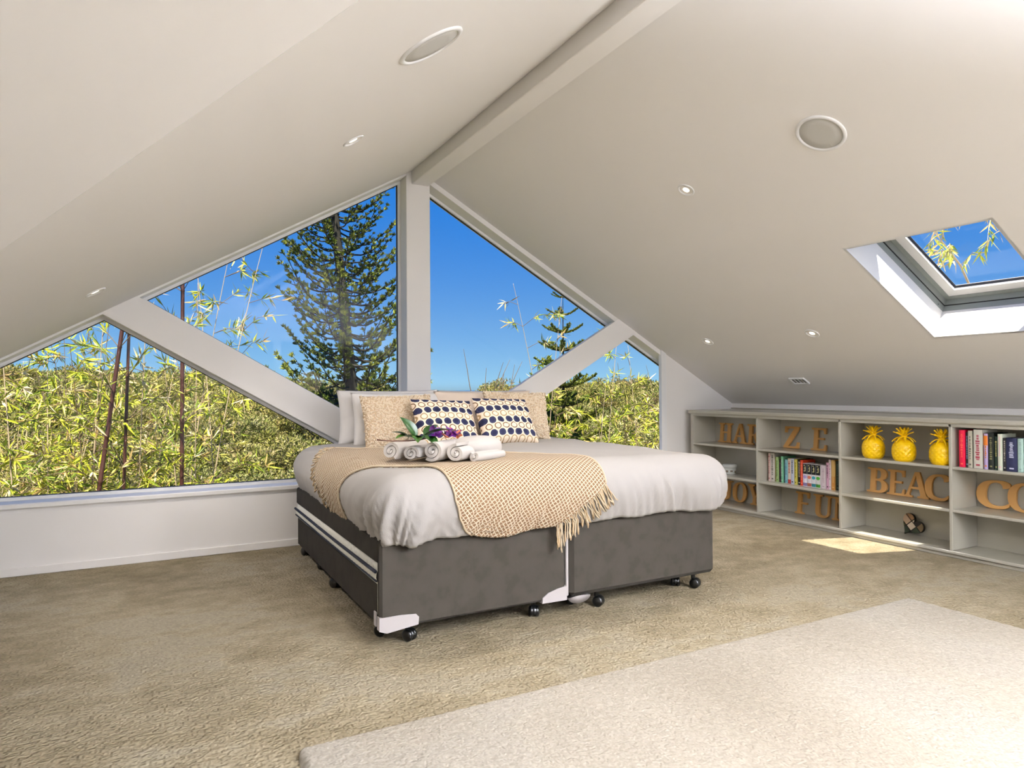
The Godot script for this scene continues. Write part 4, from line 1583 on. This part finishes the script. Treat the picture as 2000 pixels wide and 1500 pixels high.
func flowers() -> void:
	var o := base("flower_sprig", Vector3(1.175, 0.852, -3.135))
	tag(o, "cut sprig of dark green leaves and purple flowers lying on the towels", "flowers")
	var d := Vector3(0.86, 0, -0.10).normalized()
	var s := mb(true)
	var pts := []
	for i in 12:
		var t := i / 11.0
		pts.append(d * lerpf(-0.185, 0.16, t) + Vector3(0, 0.03 * pow(absf(t - 0.35) * 1.6, 2.0) + 0.004, 0.01 * sin(t * 5)))
	tube(s, pts, [0.0028], 6)
	commit(s, "stem", P.stem_brown, o)
	o.scale = Vector3.ONE * 1.25
	var lv := [[-0.02, Vector3(-0.55, 0.85, -0.15), 0.095, 0.032, 0], [-0.03, Vector3(-0.95, 0.12, 0.35), 0.085, 0.036, 1], [0.0, Vector3(0.7, 0.25, 0.35), 0.12, 0.04, 0], [0.01, Vector3(0.25, -0.22, 0.9), 0.085, 0.038, 0], [-0.01, Vector3(-0.35, 0.0, 0.85), 0.10, 0.036, 1], [0.02, Vector3(0.6, 0.45, -0.5), 0.10, 0.036, 0], [-0.02, Vector3(0.15, 0.05, 0.7), 0.08, 0.03, 1], [-0.05, Vector3(-0.7, 0.35, -0.3), 0.07, 0.028, 0]]
	for e in lv:
		s = mb(true)
		leaf_blade(s, d * e[0] + Vector3(0, 0.012, 0), e[1], Vector3.UP if absf(e[1].y) < 0.7 else Vector3(0.3, 0.4, 0.9), e[2] * 1.1, e[3] * 1.45, 0.35)
		commit(s, "leaf", P.leaf_light if e[4] else P.leaf_dark, o)
	for i in 15:
		var t := i / 14.0
		var c := d * lerpf(0.045, 0.185, t) + Vector3(rand(-0.012, 0.012), 0.012 + rand(0.0, 0.036) * (1.0 - 0.5 * t), rand(-0.026, 0.034))
		s = mb(true)
		var nrm := Vector3(rand(-0.6, 0.6), rand(0.2, 1.0), rand(0.1, 1.0)).normalized()
		var t1 := nrm.cross(Vector3.UP).normalized()
		var t2 := nrm.cross(t1)
		for k in 5:
			var a := TAU * k / 5.0 + i
			leaf_blade(s, c, t1 * cos(a) + t2 * sin(a), nrm, rand(0.017, 0.024), 0.016, -0.1, 0.5)
		commit(s, "blossom", P.petal_purple if i % 4 != 1 else (P.petal_pink if i % 8 == 1 else P.bud_peach), o)


func rug() -> void:
	var s := mb(true)
	var x0 := 0.392
	var x1 := 3.452
	var z0 := -2.137
	var z1 := -0.12
	var edge := FastNoiseLite.new()
	edge.seed = 9
	edge.frequency = 1.0
	var hgt := func(x: float, z: float) -> float:
		var e := minf(minf(x - x0, x1 - x), minf(z - z0, z1 - z))
		return 0.021 * pow(clampf(e / 0.02, 0.0, 1.0), 0.5) + 0.0025 * edge.get_noise_2d(x * 30, z * 30)
	var f := func(u: float, v: float) -> Vector3:
		# finer rows near the rim
		var a := u + 0.06 * sin(TAU * u) * -1.0
		var b := v + 0.06 * sin(TAU * v) * -1.0
		var x := lerpf(x0, x1, a)
		var z := lerpf(z0, z1, b)
		var e := minf(minf(x - x0, x1 - x), minf(z - z0, z1 - z))
		var k := 1.0 - clampf(e / 0.03, 0.0, 1.0)
		var w := 0.005 * k
		var c := Vector2(x - clampf(x, x0 + 0.06, x1 - 0.06), z - clampf(z, z0 + 0.06, z1 - 0.06))
		var y: float = hgt.call(x, z)
		if c.x != 0 and c.y != 0 and c.length() > 0.06:
			var back := c.normalized() * (c.length() - 0.06)
			x -= back.x
			z -= back.y
		return Vector3(x + w * edge.get_noise_2d(x * 60, z * 60), maxf(y, 0.001 if k >= 1.0 else 0.004), z + w * edge.get_noise_2d(z * 60 + 9, x * 60))
	grid(s, 420, 260, f)
	var o := commit(s, "rug", P.rug_pile)
	tag(o, "thick cream shag rug lying on the beige carpet in front of the bed", "rug")


# ------------------------------------------------------------------ outdoors
func ground_y(x: float, z: float) -> float:
	var d := Vector2(x, z).length()
	var ang := rad_to_deg(atan2(x, -z))
	# the scrubby rise: higher to the left, a gap to the sea right of the post
	var crest := 0.0
	var keys := [[-40.0, 2.2], [-12.0, 2.3], [0.0, 2.1], [6.0, 1.7], [12.0, 1.5], [16.0, 1.3], [20.0, 0.7], [21.5, -0.3], [24.6, -0.4], [26.5, 1.1], [30.0, 1.2], [36.0, 1.4], [45.0, 1.6], [70.0, 1.4]]
	crest = keys[0][1] if ang < keys[0][0] else keys[-1][1]
	for i in keys.size() - 1:
		if ang >= keys[i][0] and ang < keys[i + 1][0]:
			crest = lerpf(keys[i][1], keys[i + 1][1], smoothstep(0.0, 1.0, (ang - keys[i][0]) / (keys[i + 1][0] - keys[i][0])))
	var y := lerpf(-3.6, -4.2, clampf((d - 8.0) / 6.0, 0.0, 1.0))
	y = lerpf(y, crest - 0.9, smoothstep(13.0, 46.0, d))
	y = lerpf(y, -12.0, smoothstep(52.0, 90.0, d))
	return y + 0.25 * sin(x * 0.7) * cos(z * 0.6)


class Leaves:
	var v := PackedVector3Array()
	var c := PackedColorArray()
	var n := PackedVector3Array()
	func blade(root: Vector3, d: Vector3, sd: Vector3, ln: float, w: float, col: Color, foldn: Vector3) -> void:
		# two long triangles folded along the midrib
		var tip := root + d * ln
		var l := root + d * ln * 0.38 + sd * w * 0.5 + foldn * w * 0.22
		var r := root + d * ln * 0.38 - sd * w * 0.5 + foldn * w * 0.22
		var n1 := (l - root).cross(tip - root).normalized()
		var n2 := (tip - root).cross(r - root).normalized()
		v.append_array(PackedVector3Array([root, tip, l, root, r, tip]))
		n.append_array(PackedVector3Array([n1, n1, n1, n2, n2, n2]))
		for k in 6:
			c.append(col)
	func mesh() -> ArrayMesh:
		var a := []
		a.resize(Mesh.ARRAY_MAX)
		a[Mesh.ARRAY_VERTEX] = v
		a[Mesh.ARRAY_NORMAL] = n
		a[Mesh.ARRAY_COLOR] = c
		var m := ArrayMesh.new()
		m.add_surface_from_arrays(Mesh.PRIMITIVE_TRIANGLES, a)
		return m


func pick(cols: Array) -> Color:
	var c: Color = cols[rng.randi() % cols.size()]
	return c * rand(0.75, 1.2)


func rvec() -> Vector3:
	return Vector3(rng.randfn(), rng.randfn(), rng.randfn()).normalized()


const BAMBOO_LEAF := [Color(0.442, 0.481, 0.039), Color(0.546, 0.546, 0.058), Color(0.260, 0.338, 0.039), Color(0.598, 0.546, 0.130), Color(0.715, 0.598, 0.325), Color(0.156, 0.221, 0.033), Color(0.546, 0.377, 0.143), Color(0.390, 0.416, 0.039)]
const SCRUB_LEAF := [Color(0.273, 0.260, 0.085), Color(0.351, 0.312, 0.130), Color(0.208, 0.215, 0.065), Color(0.442, 0.377, 0.208), Color(0.143, 0.163, 0.052), Color(0.325, 0.312, 0.091)]
const PINE_LEAF := [Color(0.15, 0.185, 0.03), Color(0.10, 0.14, 0.025), Color(0.24, 0.27, 0.04), Color(0.07, 0.10, 0.02), Color(0.19, 0.21, 0.04)]


func bamboo(sd: int, h: float, leafy: float, from: float, m_cane: String, r0: float, lean: float, way := Vector3.ZERO) -> Node3D:
	# one bamboo: cane with node rings, side twigs, and its leaves as one mass
	rng.seed = sd
	var o := Node3D.new()
	o.name = "bamboo"
	var bend := Vector3(rand(-1, 1), 0, rand(-1, 1)).normalized() * lean
	if way != Vector3.ZERO:
		bend = way * lean
	var at := func(t: float) -> Vector3: return Vector3(0, h * t, 0) + bend * h * t * t
	var s := mb(true)
	var pts := []
	var rad := []
	var nodes := int(h / 0.32)
	for i in nodes:
		var t := float(i) / nodes
		var r := r0 * (1.0 - 0.8 * t)
		for e in [[0.0, 1.0], [0.035, 1.22], [0.07, 1.0], [0.9, 0.97]]:
			pts.append(at.call((i + e[0]) / nodes))
			rad.append(r * e[1])
	pts.append(at.call(1.0))
	rad.append(0.002)
	tube(s, pts, rad, 7)
	commit(s, "cane", P[m_cane], o)
	var lv := Leaves.new()
	s = mb(true)
	for i in range(int(nodes * from), nodes):
		var t := (i + 0.04) / nodes
		for k in int(1 + leafy * 3.4 * rand(0.6, 1.3) * clampf(1.9 - 1.55 * t, 0.3, 1.0)):
			var a := rand(0, TAU)
			var d := Vector3(cos(a), rand(0.25, 0.95), sin(a)).normalized()
			var ln := rand(0.35, 0.85) * (1.05 - 0.45 * t)
			var root: Vector3 = at.call(t)
			var p1 := root + d * ln * 0.55
			var p2 := p1 + (d + Vector3(0, -0.55, 0)).normalized() * ln * 0.45
			tube(s, [root, p1, p2], [0.004, 0.003, 0.0015], 4, false)
			for c in int(rand(4, 7)):
				var f := rand(0.25, 1.0)
				var q := root.lerp(p1, f * 2.0) if f < 0.5 else p1.lerp(p2, f * 2.0 - 1.0)
				var col := pick(BAMBOO_LEAF)
				for j in int(rand(2, 5)):
					var dd := (d * 0.6 + rvec() * 0.75 + Vector3(0, -0.35, 0)).normalized()
					var sdv := dd.cross(rvec()).normalized()
					lv.blade(q, dd, sdv, rand(0.09, 0.20), rand(0.015, 0.027), col * rand(0.85, 1.15), sdv.cross(dd))
	commit(s, "twigs", P.twig, o).set_meta("kind", "stuff")
	if lv.v.size():
		put_mesh(lv.mesh(), "leaves", P.foliage, o).set_meta("kind", "stuff")
	return o


func scrub_mesh(sd: int, n: int, leaf: float, cols: Array) -> ArrayMesh:
	# a rounded shrub about one metre across: leaves on and inside a lumpy dome
	rng.seed = sd
	var lv := Leaves.new()
	var lumps := []
	for i in 7:
		lumps.append([Vector3(rand(-0.35, 0.35), rand(0.2, 0.62), rand(-0.35, 0.35)), rand(0.2, 0.34)])
	for i in n:
		var l: Array = lumps[i % 7]
		var d := rvec()
		d.y = absf(d.y) * 1.0 - 0.25
		var p: Vector3 = l[0] + d * l[1] * rand(0.75, 1.05)
		var dd := (d + rvec() * 0.6 + Vector3(0, 0.25, 0)).normalized()
		var sdv := dd.cross(rvec()).normalized()
		lv.blade(p, dd, sdv, leaf * rand(0.7, 1.4), leaf * rand(0.35, 0.6), pick(cols), sdv.cross(dd))
	return lv.mesh()


func norfolk_pine(called: String, h: float, tiers: int, reach: Callable, from: float, per: int, sd: int, neat: float, lean: Vector2, tuft_size: float) -> Node3D:
	rng.seed = sd
	var o := Node3D.new()
	o.name = called
	var at := func(t: float) -> Vector3: return Vector3(lean.x * t, h * t, lean.y * t)
	var s := mb(true)
	var pts := []
	var rad := []
	for i in 25:
		pts.append(at.call(i / 24.0))
		rad.append(h * 0.0135 * (1.0 - 0.93 * i / 24.0))
	tube(s, pts, rad, 10)
	commit(s, "trunk", P.bark_pine, o)
	# six limb shapes of unit length, each with its needle tufts
	var limbs := []
	var tufts := []
	for v in 6:
		var ss := mb(true)
		var lv := Leaves.new()
		var lp := []
		var sag := rand(0.10, 0.22) * (1.0 - neat)
		var rise := rand(0.30, 0.55) if neat < 0.5 else 0.36
		for i in 9:
			var t := i / 8.0
			lp.append(Vector3(t, -sag * sin(t * PI) + rise * t * t, 0.05 * sin(t * 3 + v) * (1.0 - neat)))
		tube(ss, lp, [0.020, 0.018, 0.016, 0.014, 0.012, 0.011, 0.009, 0.007, 0.004], 5, false)
		var twigs := 12 if neat < 0.5 else 26
		for i in twigs:
			var t := lerpf(0.36 if neat < 0.5 else 0.08, 1.0, i / float(twigs - 1))
			var k := t * 8.0
			var j := mini(int(k), 7)
			var q: Vector3 = lp[j].lerp(lp[j + 1], k - j)
			var sgn := 1.0 if i % 2 else -1.0
			var out := Vector3(0.65, rand(0.25, 0.65), sgn * rand(0.3, 0.9)).normalized()
			var tl := tuft_size * rand(0.8, 1.5) * (1.0 if neat < 0.5 else 1.6)
			var tip := q + out * tl
			if t > 0.98:
				tip = q + Vector3(0.7, 0.5, 0).normalized() * tl
			tube(ss, [q, tip], [0.006, 0.004], 4, false)
			var col := pick(PINE_LEAF)
			# a tuft: short blades fanned upwards and outwards round the twig's outer half
			for b in 22:
				var f := rand(0.55, 1.0) if neat < 0.5 else rand(0.15, 1.0)
				var dd := ((tip - q).normalized() * 0.6 + rvec() * 0.85 + Vector3(0, 0.5, 0)).normalized()
				var sdv := dd.cross(rvec()).normalized()
				lv.blade(q.lerp(tip, f), dd, sdv, tuft_size * rand(0.45, 0.8) * (1.0 if neat < 0.5 else 1.5), tuft_size * (0.22 if neat < 0.5 else 0.45), col * rand(0.8, 1.25), sdv.cross(dd))
		ss.generate_normals()
		limbs.append(ss.commit())
		tufts.append(lv.mesh())
	for i in tiers:
		var t := lerpf(from, 0.985, pow(i / float(tiers - 1), 0.95))
		var r: float = reach.call(t)
		var n := per if t < 0.8 else maxi(4, per - 2)
		var a0 := rand(0, TAU)
		for k in n:
			var a := a0 + TAU * (k + (rand(-0.25, 0.25) if neat < 0.5 else 0.0)) / n
			var l := r * (rand(0.7, 1.12) if neat < 0.5 else 1.0)
			var e := rng.randi() % 6
			var b := put_mesh(limbs[e], "branch", P.bark_pine, o)
			b.transform = Transform3D(Basis(Vector3.UP, a) * Basis(Vector3.BACK, rand(-0.06, 0.10) if neat < 0.5 else 0.0).scaled(Vector3.ONE * l), at.call(t) + Vector3(0, rand(-0.12, 0.12) * (1.0 - neat), 0))
			put_mesh(tufts[e], "needles", P.needles, b).set_meta("kind", "stuff")
	return o


func place(o: Node3D, at: Vector3, turn: float, label: String, category: String, group := "") -> Node3D:
	add_child(o, true)
	o.position = at
	o.rotation.y = turn
	tag(o, label, category, group)
	return o


func outdoors() -> void:
	# hill, sea
	var s := mb(true)
	var gf := func(u: float, v: float) -> Vector3:
		var d := 6.2 + 110.0 * pow(v, 1.7)
		var a := deg_to_rad(lerpf(-75, 95, u))
		return Vector3(sin(a) * d, ground_y(sin(a) * d, -cos(a) * d), -cos(a) * d)
	grid(s, 120, 70, gf)
	structure(commit(s, "hill", P.hill_soil), "scrub-covered hillside outside the windows")
	s = mb()
	quad(s, Vector3(-6000, -9, -60), Vector3(6000, -9, -60), Vector3(6000, -9, -8000), Vector3(-6000, -9, -8000))
	structure(commit(s, "sea", P.sea_water), "thin blue strip of sea on the horizon")
	# scrub on the hillside, uncountable
	var kinds := []
	for i in 5:
		kinds.append(scrub_mesh(100 + i, 560, 0.085, SCRUB_LEAF))
	rng.seed = 77
	var total := 4200
	for i in 5:
		var mm := MultiMesh.new()
		mm.transform_format = MultiMesh.TRANSFORM_3D
		mm.use_colors = true
		mm.mesh = kinds[i]
		mm.instance_count = total / 5
		for k in total / 5:
			var d := 12.0 + 46.0 * pow(rng.randf(), 1.25)
			var a := deg_to_rad(rand(-16, 62))
			var p := Vector3(sin(a) * d, 0, -cos(a) * d)
			p.y = ground_y(p.x, p.z) - 0.15
			var sc := rand(0.9, 1.9) * (0.75 + 0.25 * clampf((d - 12.0) / 20.0, 0.0, 1.0))
			var deg := rad_to_deg(a)
			if deg > 19.0 and deg < 26.0 and d > 30.0:
				sc *= 0.6
			mm.set_instance_transform(k, Transform3D(Basis(Vector3.UP, rand(0, TAU)).scaled(Vector3(sc, sc * rand(0.75, 1.1), sc)), p))
			var tn := rand(0.75, 1.25)
			mm.set_instance_color(k, Color(tn * rand(0.9, 1.1), tn, tn * rand(0.7, 1.1)))
		var mi := MultiMeshInstance3D.new()
		mi.name = "hillside_scrub"
		mi.multimesh = mm
		mi.material_override = P.foliage
		add_child(mi, true)
		tag(mi, "low grey-green coastal scrub covering the hillside beyond the bamboo", "scrub", "", "stuff")
	# the tall pine behind the left window and the small one at the right
	var pine := norfolk_pine("pine_tree", 24.0, 46, func(t: float) -> float: return 3.55 - 2.3 * t, 0.10, 7, 5, 0.0, Vector2(-2.2, 0.0), 0.10)
	place(pine, Vector3(8.55, -3.3, -30.6), 0.0, "tall dark pine with tufted upswept branches behind the left window", "pine tree")
	var small := norfolk_pine("pine_tree", 6.7, 9, func(t: float) -> float: return 1.75 - 1.35 * t, 0.2, 7, 6, 1.0, Vector2(0.0, 0.0), 0.085)
	place(small, Vector3(13.0, -2.25, -20.4), 0.3, "small young pine with neat flat tiers behind the tall right window", "pine tree")
	# bamboo close to the house
	var protos := []
	for i in 7:
		protos.append(bamboo(300 + i, 4.6 + 0.3 * (i % 3), 1.0, 0.22, "cane_pale" if i % 3 == 0 else "twig", 0.012, 0.05 + 0.02 * i))
	rng.seed = 55
	var spots := []
	for i in 60:
		var zz := rand(-10.6, -7.75)
		spots.append(Vector2(rand(-2.9, -zz * 0.05), zz))
	for i in 34:
		spots.append(Vector2(rand(5.0, 8.6), rand(-9.6, -7.0)))
	for i in spots.size():
		var c: Node3D = protos[i % 7].duplicate() if i >= 7 else protos[i]
		c.name = "bamboo" if i == 0 else "bamboo_%03d" % i
		var q: Vector2 = spots[i]
		var sink := -3.9 if q.x < 2.5 else -4.25
		sink += rand(-0.75, 0.95)
		if q.x > 0.5 and q.x < 2.5:
			sink -= 0.7 * (q.x - 0.5)
		place(c, Vector3(q.x, sink, q.y), rand(0, TAU), "leafy yellow-green bamboo in the thicket outside the %s" % ("low left window" if q.x < 3.0 else "low right window"), "bamboo", "bamboo outside the low left window" if q.x < 3.0 else "bamboo outside the low right window")
	# tall dark canes
	var canes := [[Vector3(-0.405, -3.6, -7.5), Vector2(0.125, 0.0), 6.4, 0.026, "dark bamboo cane leaning across the low left window"], [Vector3(-0.21, -3.6, -7.7), Vector2(0.03, 0.0), 6.6, 0.020, "reddish bamboo cane right behind the leaning dark cane"], [Vector3(0.292, -3.6, -7.45), Vector2(0.006, 0.0), 7.0, 0.025, "dark upright bamboo cane seen through both left windows"]]
	for i in canes.size():
		var e: Array = canes[i]
		rng.seed = 400 + i
		var o := Node3D.new()
		o.name = "bamboo_cane"
		s = mb(true)
		var pts := []
		var rad := []
		var nn := int(e[2] / 0.42)
		for k in nn:
			for f in [[0.0, 1.0], [0.02, 1.2], [0.05, 1.0], [0.92, 0.98]]:
				var y: float = e[2] * (k + f[0]) / nn
				pts.append(Vector3(e[1].x * (y - 3.8), y, e[1].y * y))
				rad.append(e[3] * f[1] * (1.0 - 0.35 * y / e[2]))
		tube(s, pts, rad, 9)
		commit(s, "cane", P.cane_dark, o)
		var lv := Leaves.new()
		s = mb(true)
		for k in range(int(nn * 0.55), nn):
			for b in 3:
				var y: float = e[2] * k / nn
				var root := Vector3(e[1].x * (y - 3.8), y, 0)
				var a := rand(0, TAU)
				var d := Vector3(cos(a), rand(0.5, 1.3), sin(a)).normalized()
				var p1 := root + d * rand(0.25, 0.6)
				tube(s, [root, p1], [0.005, 0.002], 4, false)
				for c in 7:
					var dd := (d + rvec() * 0.8).normalized()
					var sdv := dd.cross(rvec()).normalized()
					lv.blade(root.lerp(p1, rand(0.3, 1.0)), dd, sdv, rand(0.10, 0.18), 0.02, pick(BAMBOO_LEAF), sdv.cross(dd))
		commit(s, "twigs", P.twig, o).set_meta("kind", "stuff")
		put_mesh(lv.mesh(), "leaves", P.foliage, o).set_meta("kind", "stuff")
		place(o, e[0], 0.0, e[4], "bamboo", "")
	# taller sparse bamboo tips: left of the pine, and at the right of the tall right window
	var tips := [[Vector3(0.75, -3.9, -8.2), 6.4, 510, 0.34, "thin bamboo whose sparse top rises into the tall left window"], [Vector3(0.45, -3.9, -8.6), 6.2, 511, 0.5, "thin bamboo just behind the upright dark cane"], [Vector3(-0.9, -3.9, -8.4), 5.6, 512, 0.5, "thin bamboo with a bare top in the low left window"], [Vector3(5.25, -4.2, -9.0), 6.7, 513, 0.7, "thin bamboo leaning into the tall right window left of the small pine"], [Vector3(5.75, -4.2, -9.0), 6.9, 516, 0.7, "slim bamboo leaning left across the small pine", Vector3(-1, 0, 0)], [Vector3(0.35, -3.9, -8.3), 7.0, 517, 0.5, "thin bamboo leaning right across the blue sky of the tall left window", Vector3(1, 0, 0)], [Vector3(0.2, -3.9, -8.8), 7.0, 518, 0.55, "thin bamboo leaning right beside the upright dark cane", Vector3(0.8, 0, 0.2)], [Vector3(-1.0, -3.9, -7.7), 6.3, 519, 0.6, "tall leafy bamboo at the left edge of the low left window", Vector3(-0.3, 0, 0)], [Vector3(-0.6, -3.9, -8.0), 6.2, 520, 0.5, "tall leafy bamboo left of the leaning dark cane", Vector3(0.3, 0, 0)], [Vector3(-0.15, -3.9, -8.3), 6.5, 521, 0.6, "tall leafy bamboo right behind the leaning dark cane", Vector3(0.2, 0, 0.3)], [Vector3(6.1, -4.2, -8.6), 6.4, 514, 0.5, "thin bamboo rising behind the right brace"], [Vector3(6.9, -4.2, -8.4), 6.0, 515, 0.6, "thin bamboo with a forked top in the low right window"]]
	for e in tips:
		var o := bamboo(e[2], e[1], e[3], 0.45, "cane_pale", 0.013, 0.06 if e.size() < 6 else 0.13, Vector3.ZERO if e.size() < 6 else e[5])
		o.name = "tall_bamboo"
		place(o, e[0], 0.0, e[4], "bamboo")
	# arching bamboos: at the right corner of the tall right window, and over the skylight
	for e in [[Vector3(6.15, -4.0, -6.35), Vector3(5.35, 2.12, -6.3), Vector3(-0.95, -0.25, 0.1), 0.75, 600, "arching bamboo whose dry spray droops at the right corner of the tall right window"], [Vector3(7.2, -4.0, -2.6), Vector3(6.6, 2.5, -2.9), Vector3(-0.95, -0.05, -0.1), 1.3, 601, "pale arching bamboo hanging over the skylight"], [Vector3(7.3, -4.0, -3.4), Vector3(6.5, 2.2, -3.5), Vector3(-0.85, 0.10, 0.30), 1.2, 602, "bare arching bamboo crossing the skylight"]]:
		rng.seed = e[4]
		var o := Node3D.new()
		o.name = "arching_bamboo"
		var lv := Leaves.new()
		s = mb(true)
		var foot: Vector3 = e[0]
		var d: Vector3 = e[2].normalized()
		var ln: float = e[3]
		var root: Vector3 = e[1] - foot
		for k in 9:
			var st := root + d * ln * (0.1 * k)
			var dd := (d + rvec() * 0.6).normalized()
			var p1 := st + dd * ln * 0.2
			var p2 := p1 + (dd + Vector3(0, -0.6, 0)).normalized() * ln * 0.14
			tube(s, [st, p1, p2], [0.005, 0.003, 0.0015], 4, false)
			for c in 14:
				var q := p1.lerp(p2, rng.randf()) if c % 2 else st.lerp(p1, rng.randf())
				var ld := (dd * 0.4 + rvec() * 0.6 + Vector3(0, -0.7, 0)).normalized()
				var sdv := ld.cross(rvec()).normalized()
				lv.blade(q, ld, sdv, rand(0.08, 0.15), 0.018, pick(BAMBOO_LEAF), sdv.cross(ld))
		commit(s, "twigs", P.cane_pale, o).set_meta("kind", "stuff")
		s = mb(true)
		var up2 := Vector3(0, root.y, 0)
		tube(s, [Vector3.ZERO, up2 * 0.5, up2 * 0.85 + Vector3(root.x, 0, root.z) * 0.25, root, root + d * ln * 0.5, root + d * ln * 0.95], [0.02, 0.018, 0.014, 0.010, 0.007, 0.003], 7)
		commit(s, "cane", P.cane_pale, o)
		put_mesh(lv.mesh(), "leaves", P.foliage, o).set_meta("kind", "stuff")
		place(o, foot, 0.0, e[5], "bamboo")
	# bare grey twigs against the sky
	for e in [[Vector3(9.45, -1.2, -19.5), 700, "bare curving twig of a dead shrub above the scrub, nearer the post"], [Vector3(10.25, -1.2, -19.6), 701, "bare twig of a dead shrub above the scrub, nearer the right brace"]]:
		rng.seed = e[1]
		var o := Node3D.new()
		o.name = "dead_shrub"
		for k in 5:
			s = mb(true)
			var a := rand(-0.5, 0.5)
			var p := Vector3(rand(-0.3, 0.3), 0, 0)
			var pts := [p]
			var dir := Vector3(a * 0.6, 1, rand(-0.2, 0.2)).normalized()
			var ln := rand(2.4, 3.7)
			for i in 6:
				p += dir * ln / 6.0
				dir = (dir + Vector3(a * 0.18 + rand(-0.15, 0.15), 0, 0)).normalized()
				pts.append(p)
			tube(s, pts, [0.026, 0.024, 0.021, 0.017, 0.014, 0.011, 0.006], 5, false)
			commit(s, "branch", P.twig, o)
		place(o, e[0], 0.0, e[2], "shrub")
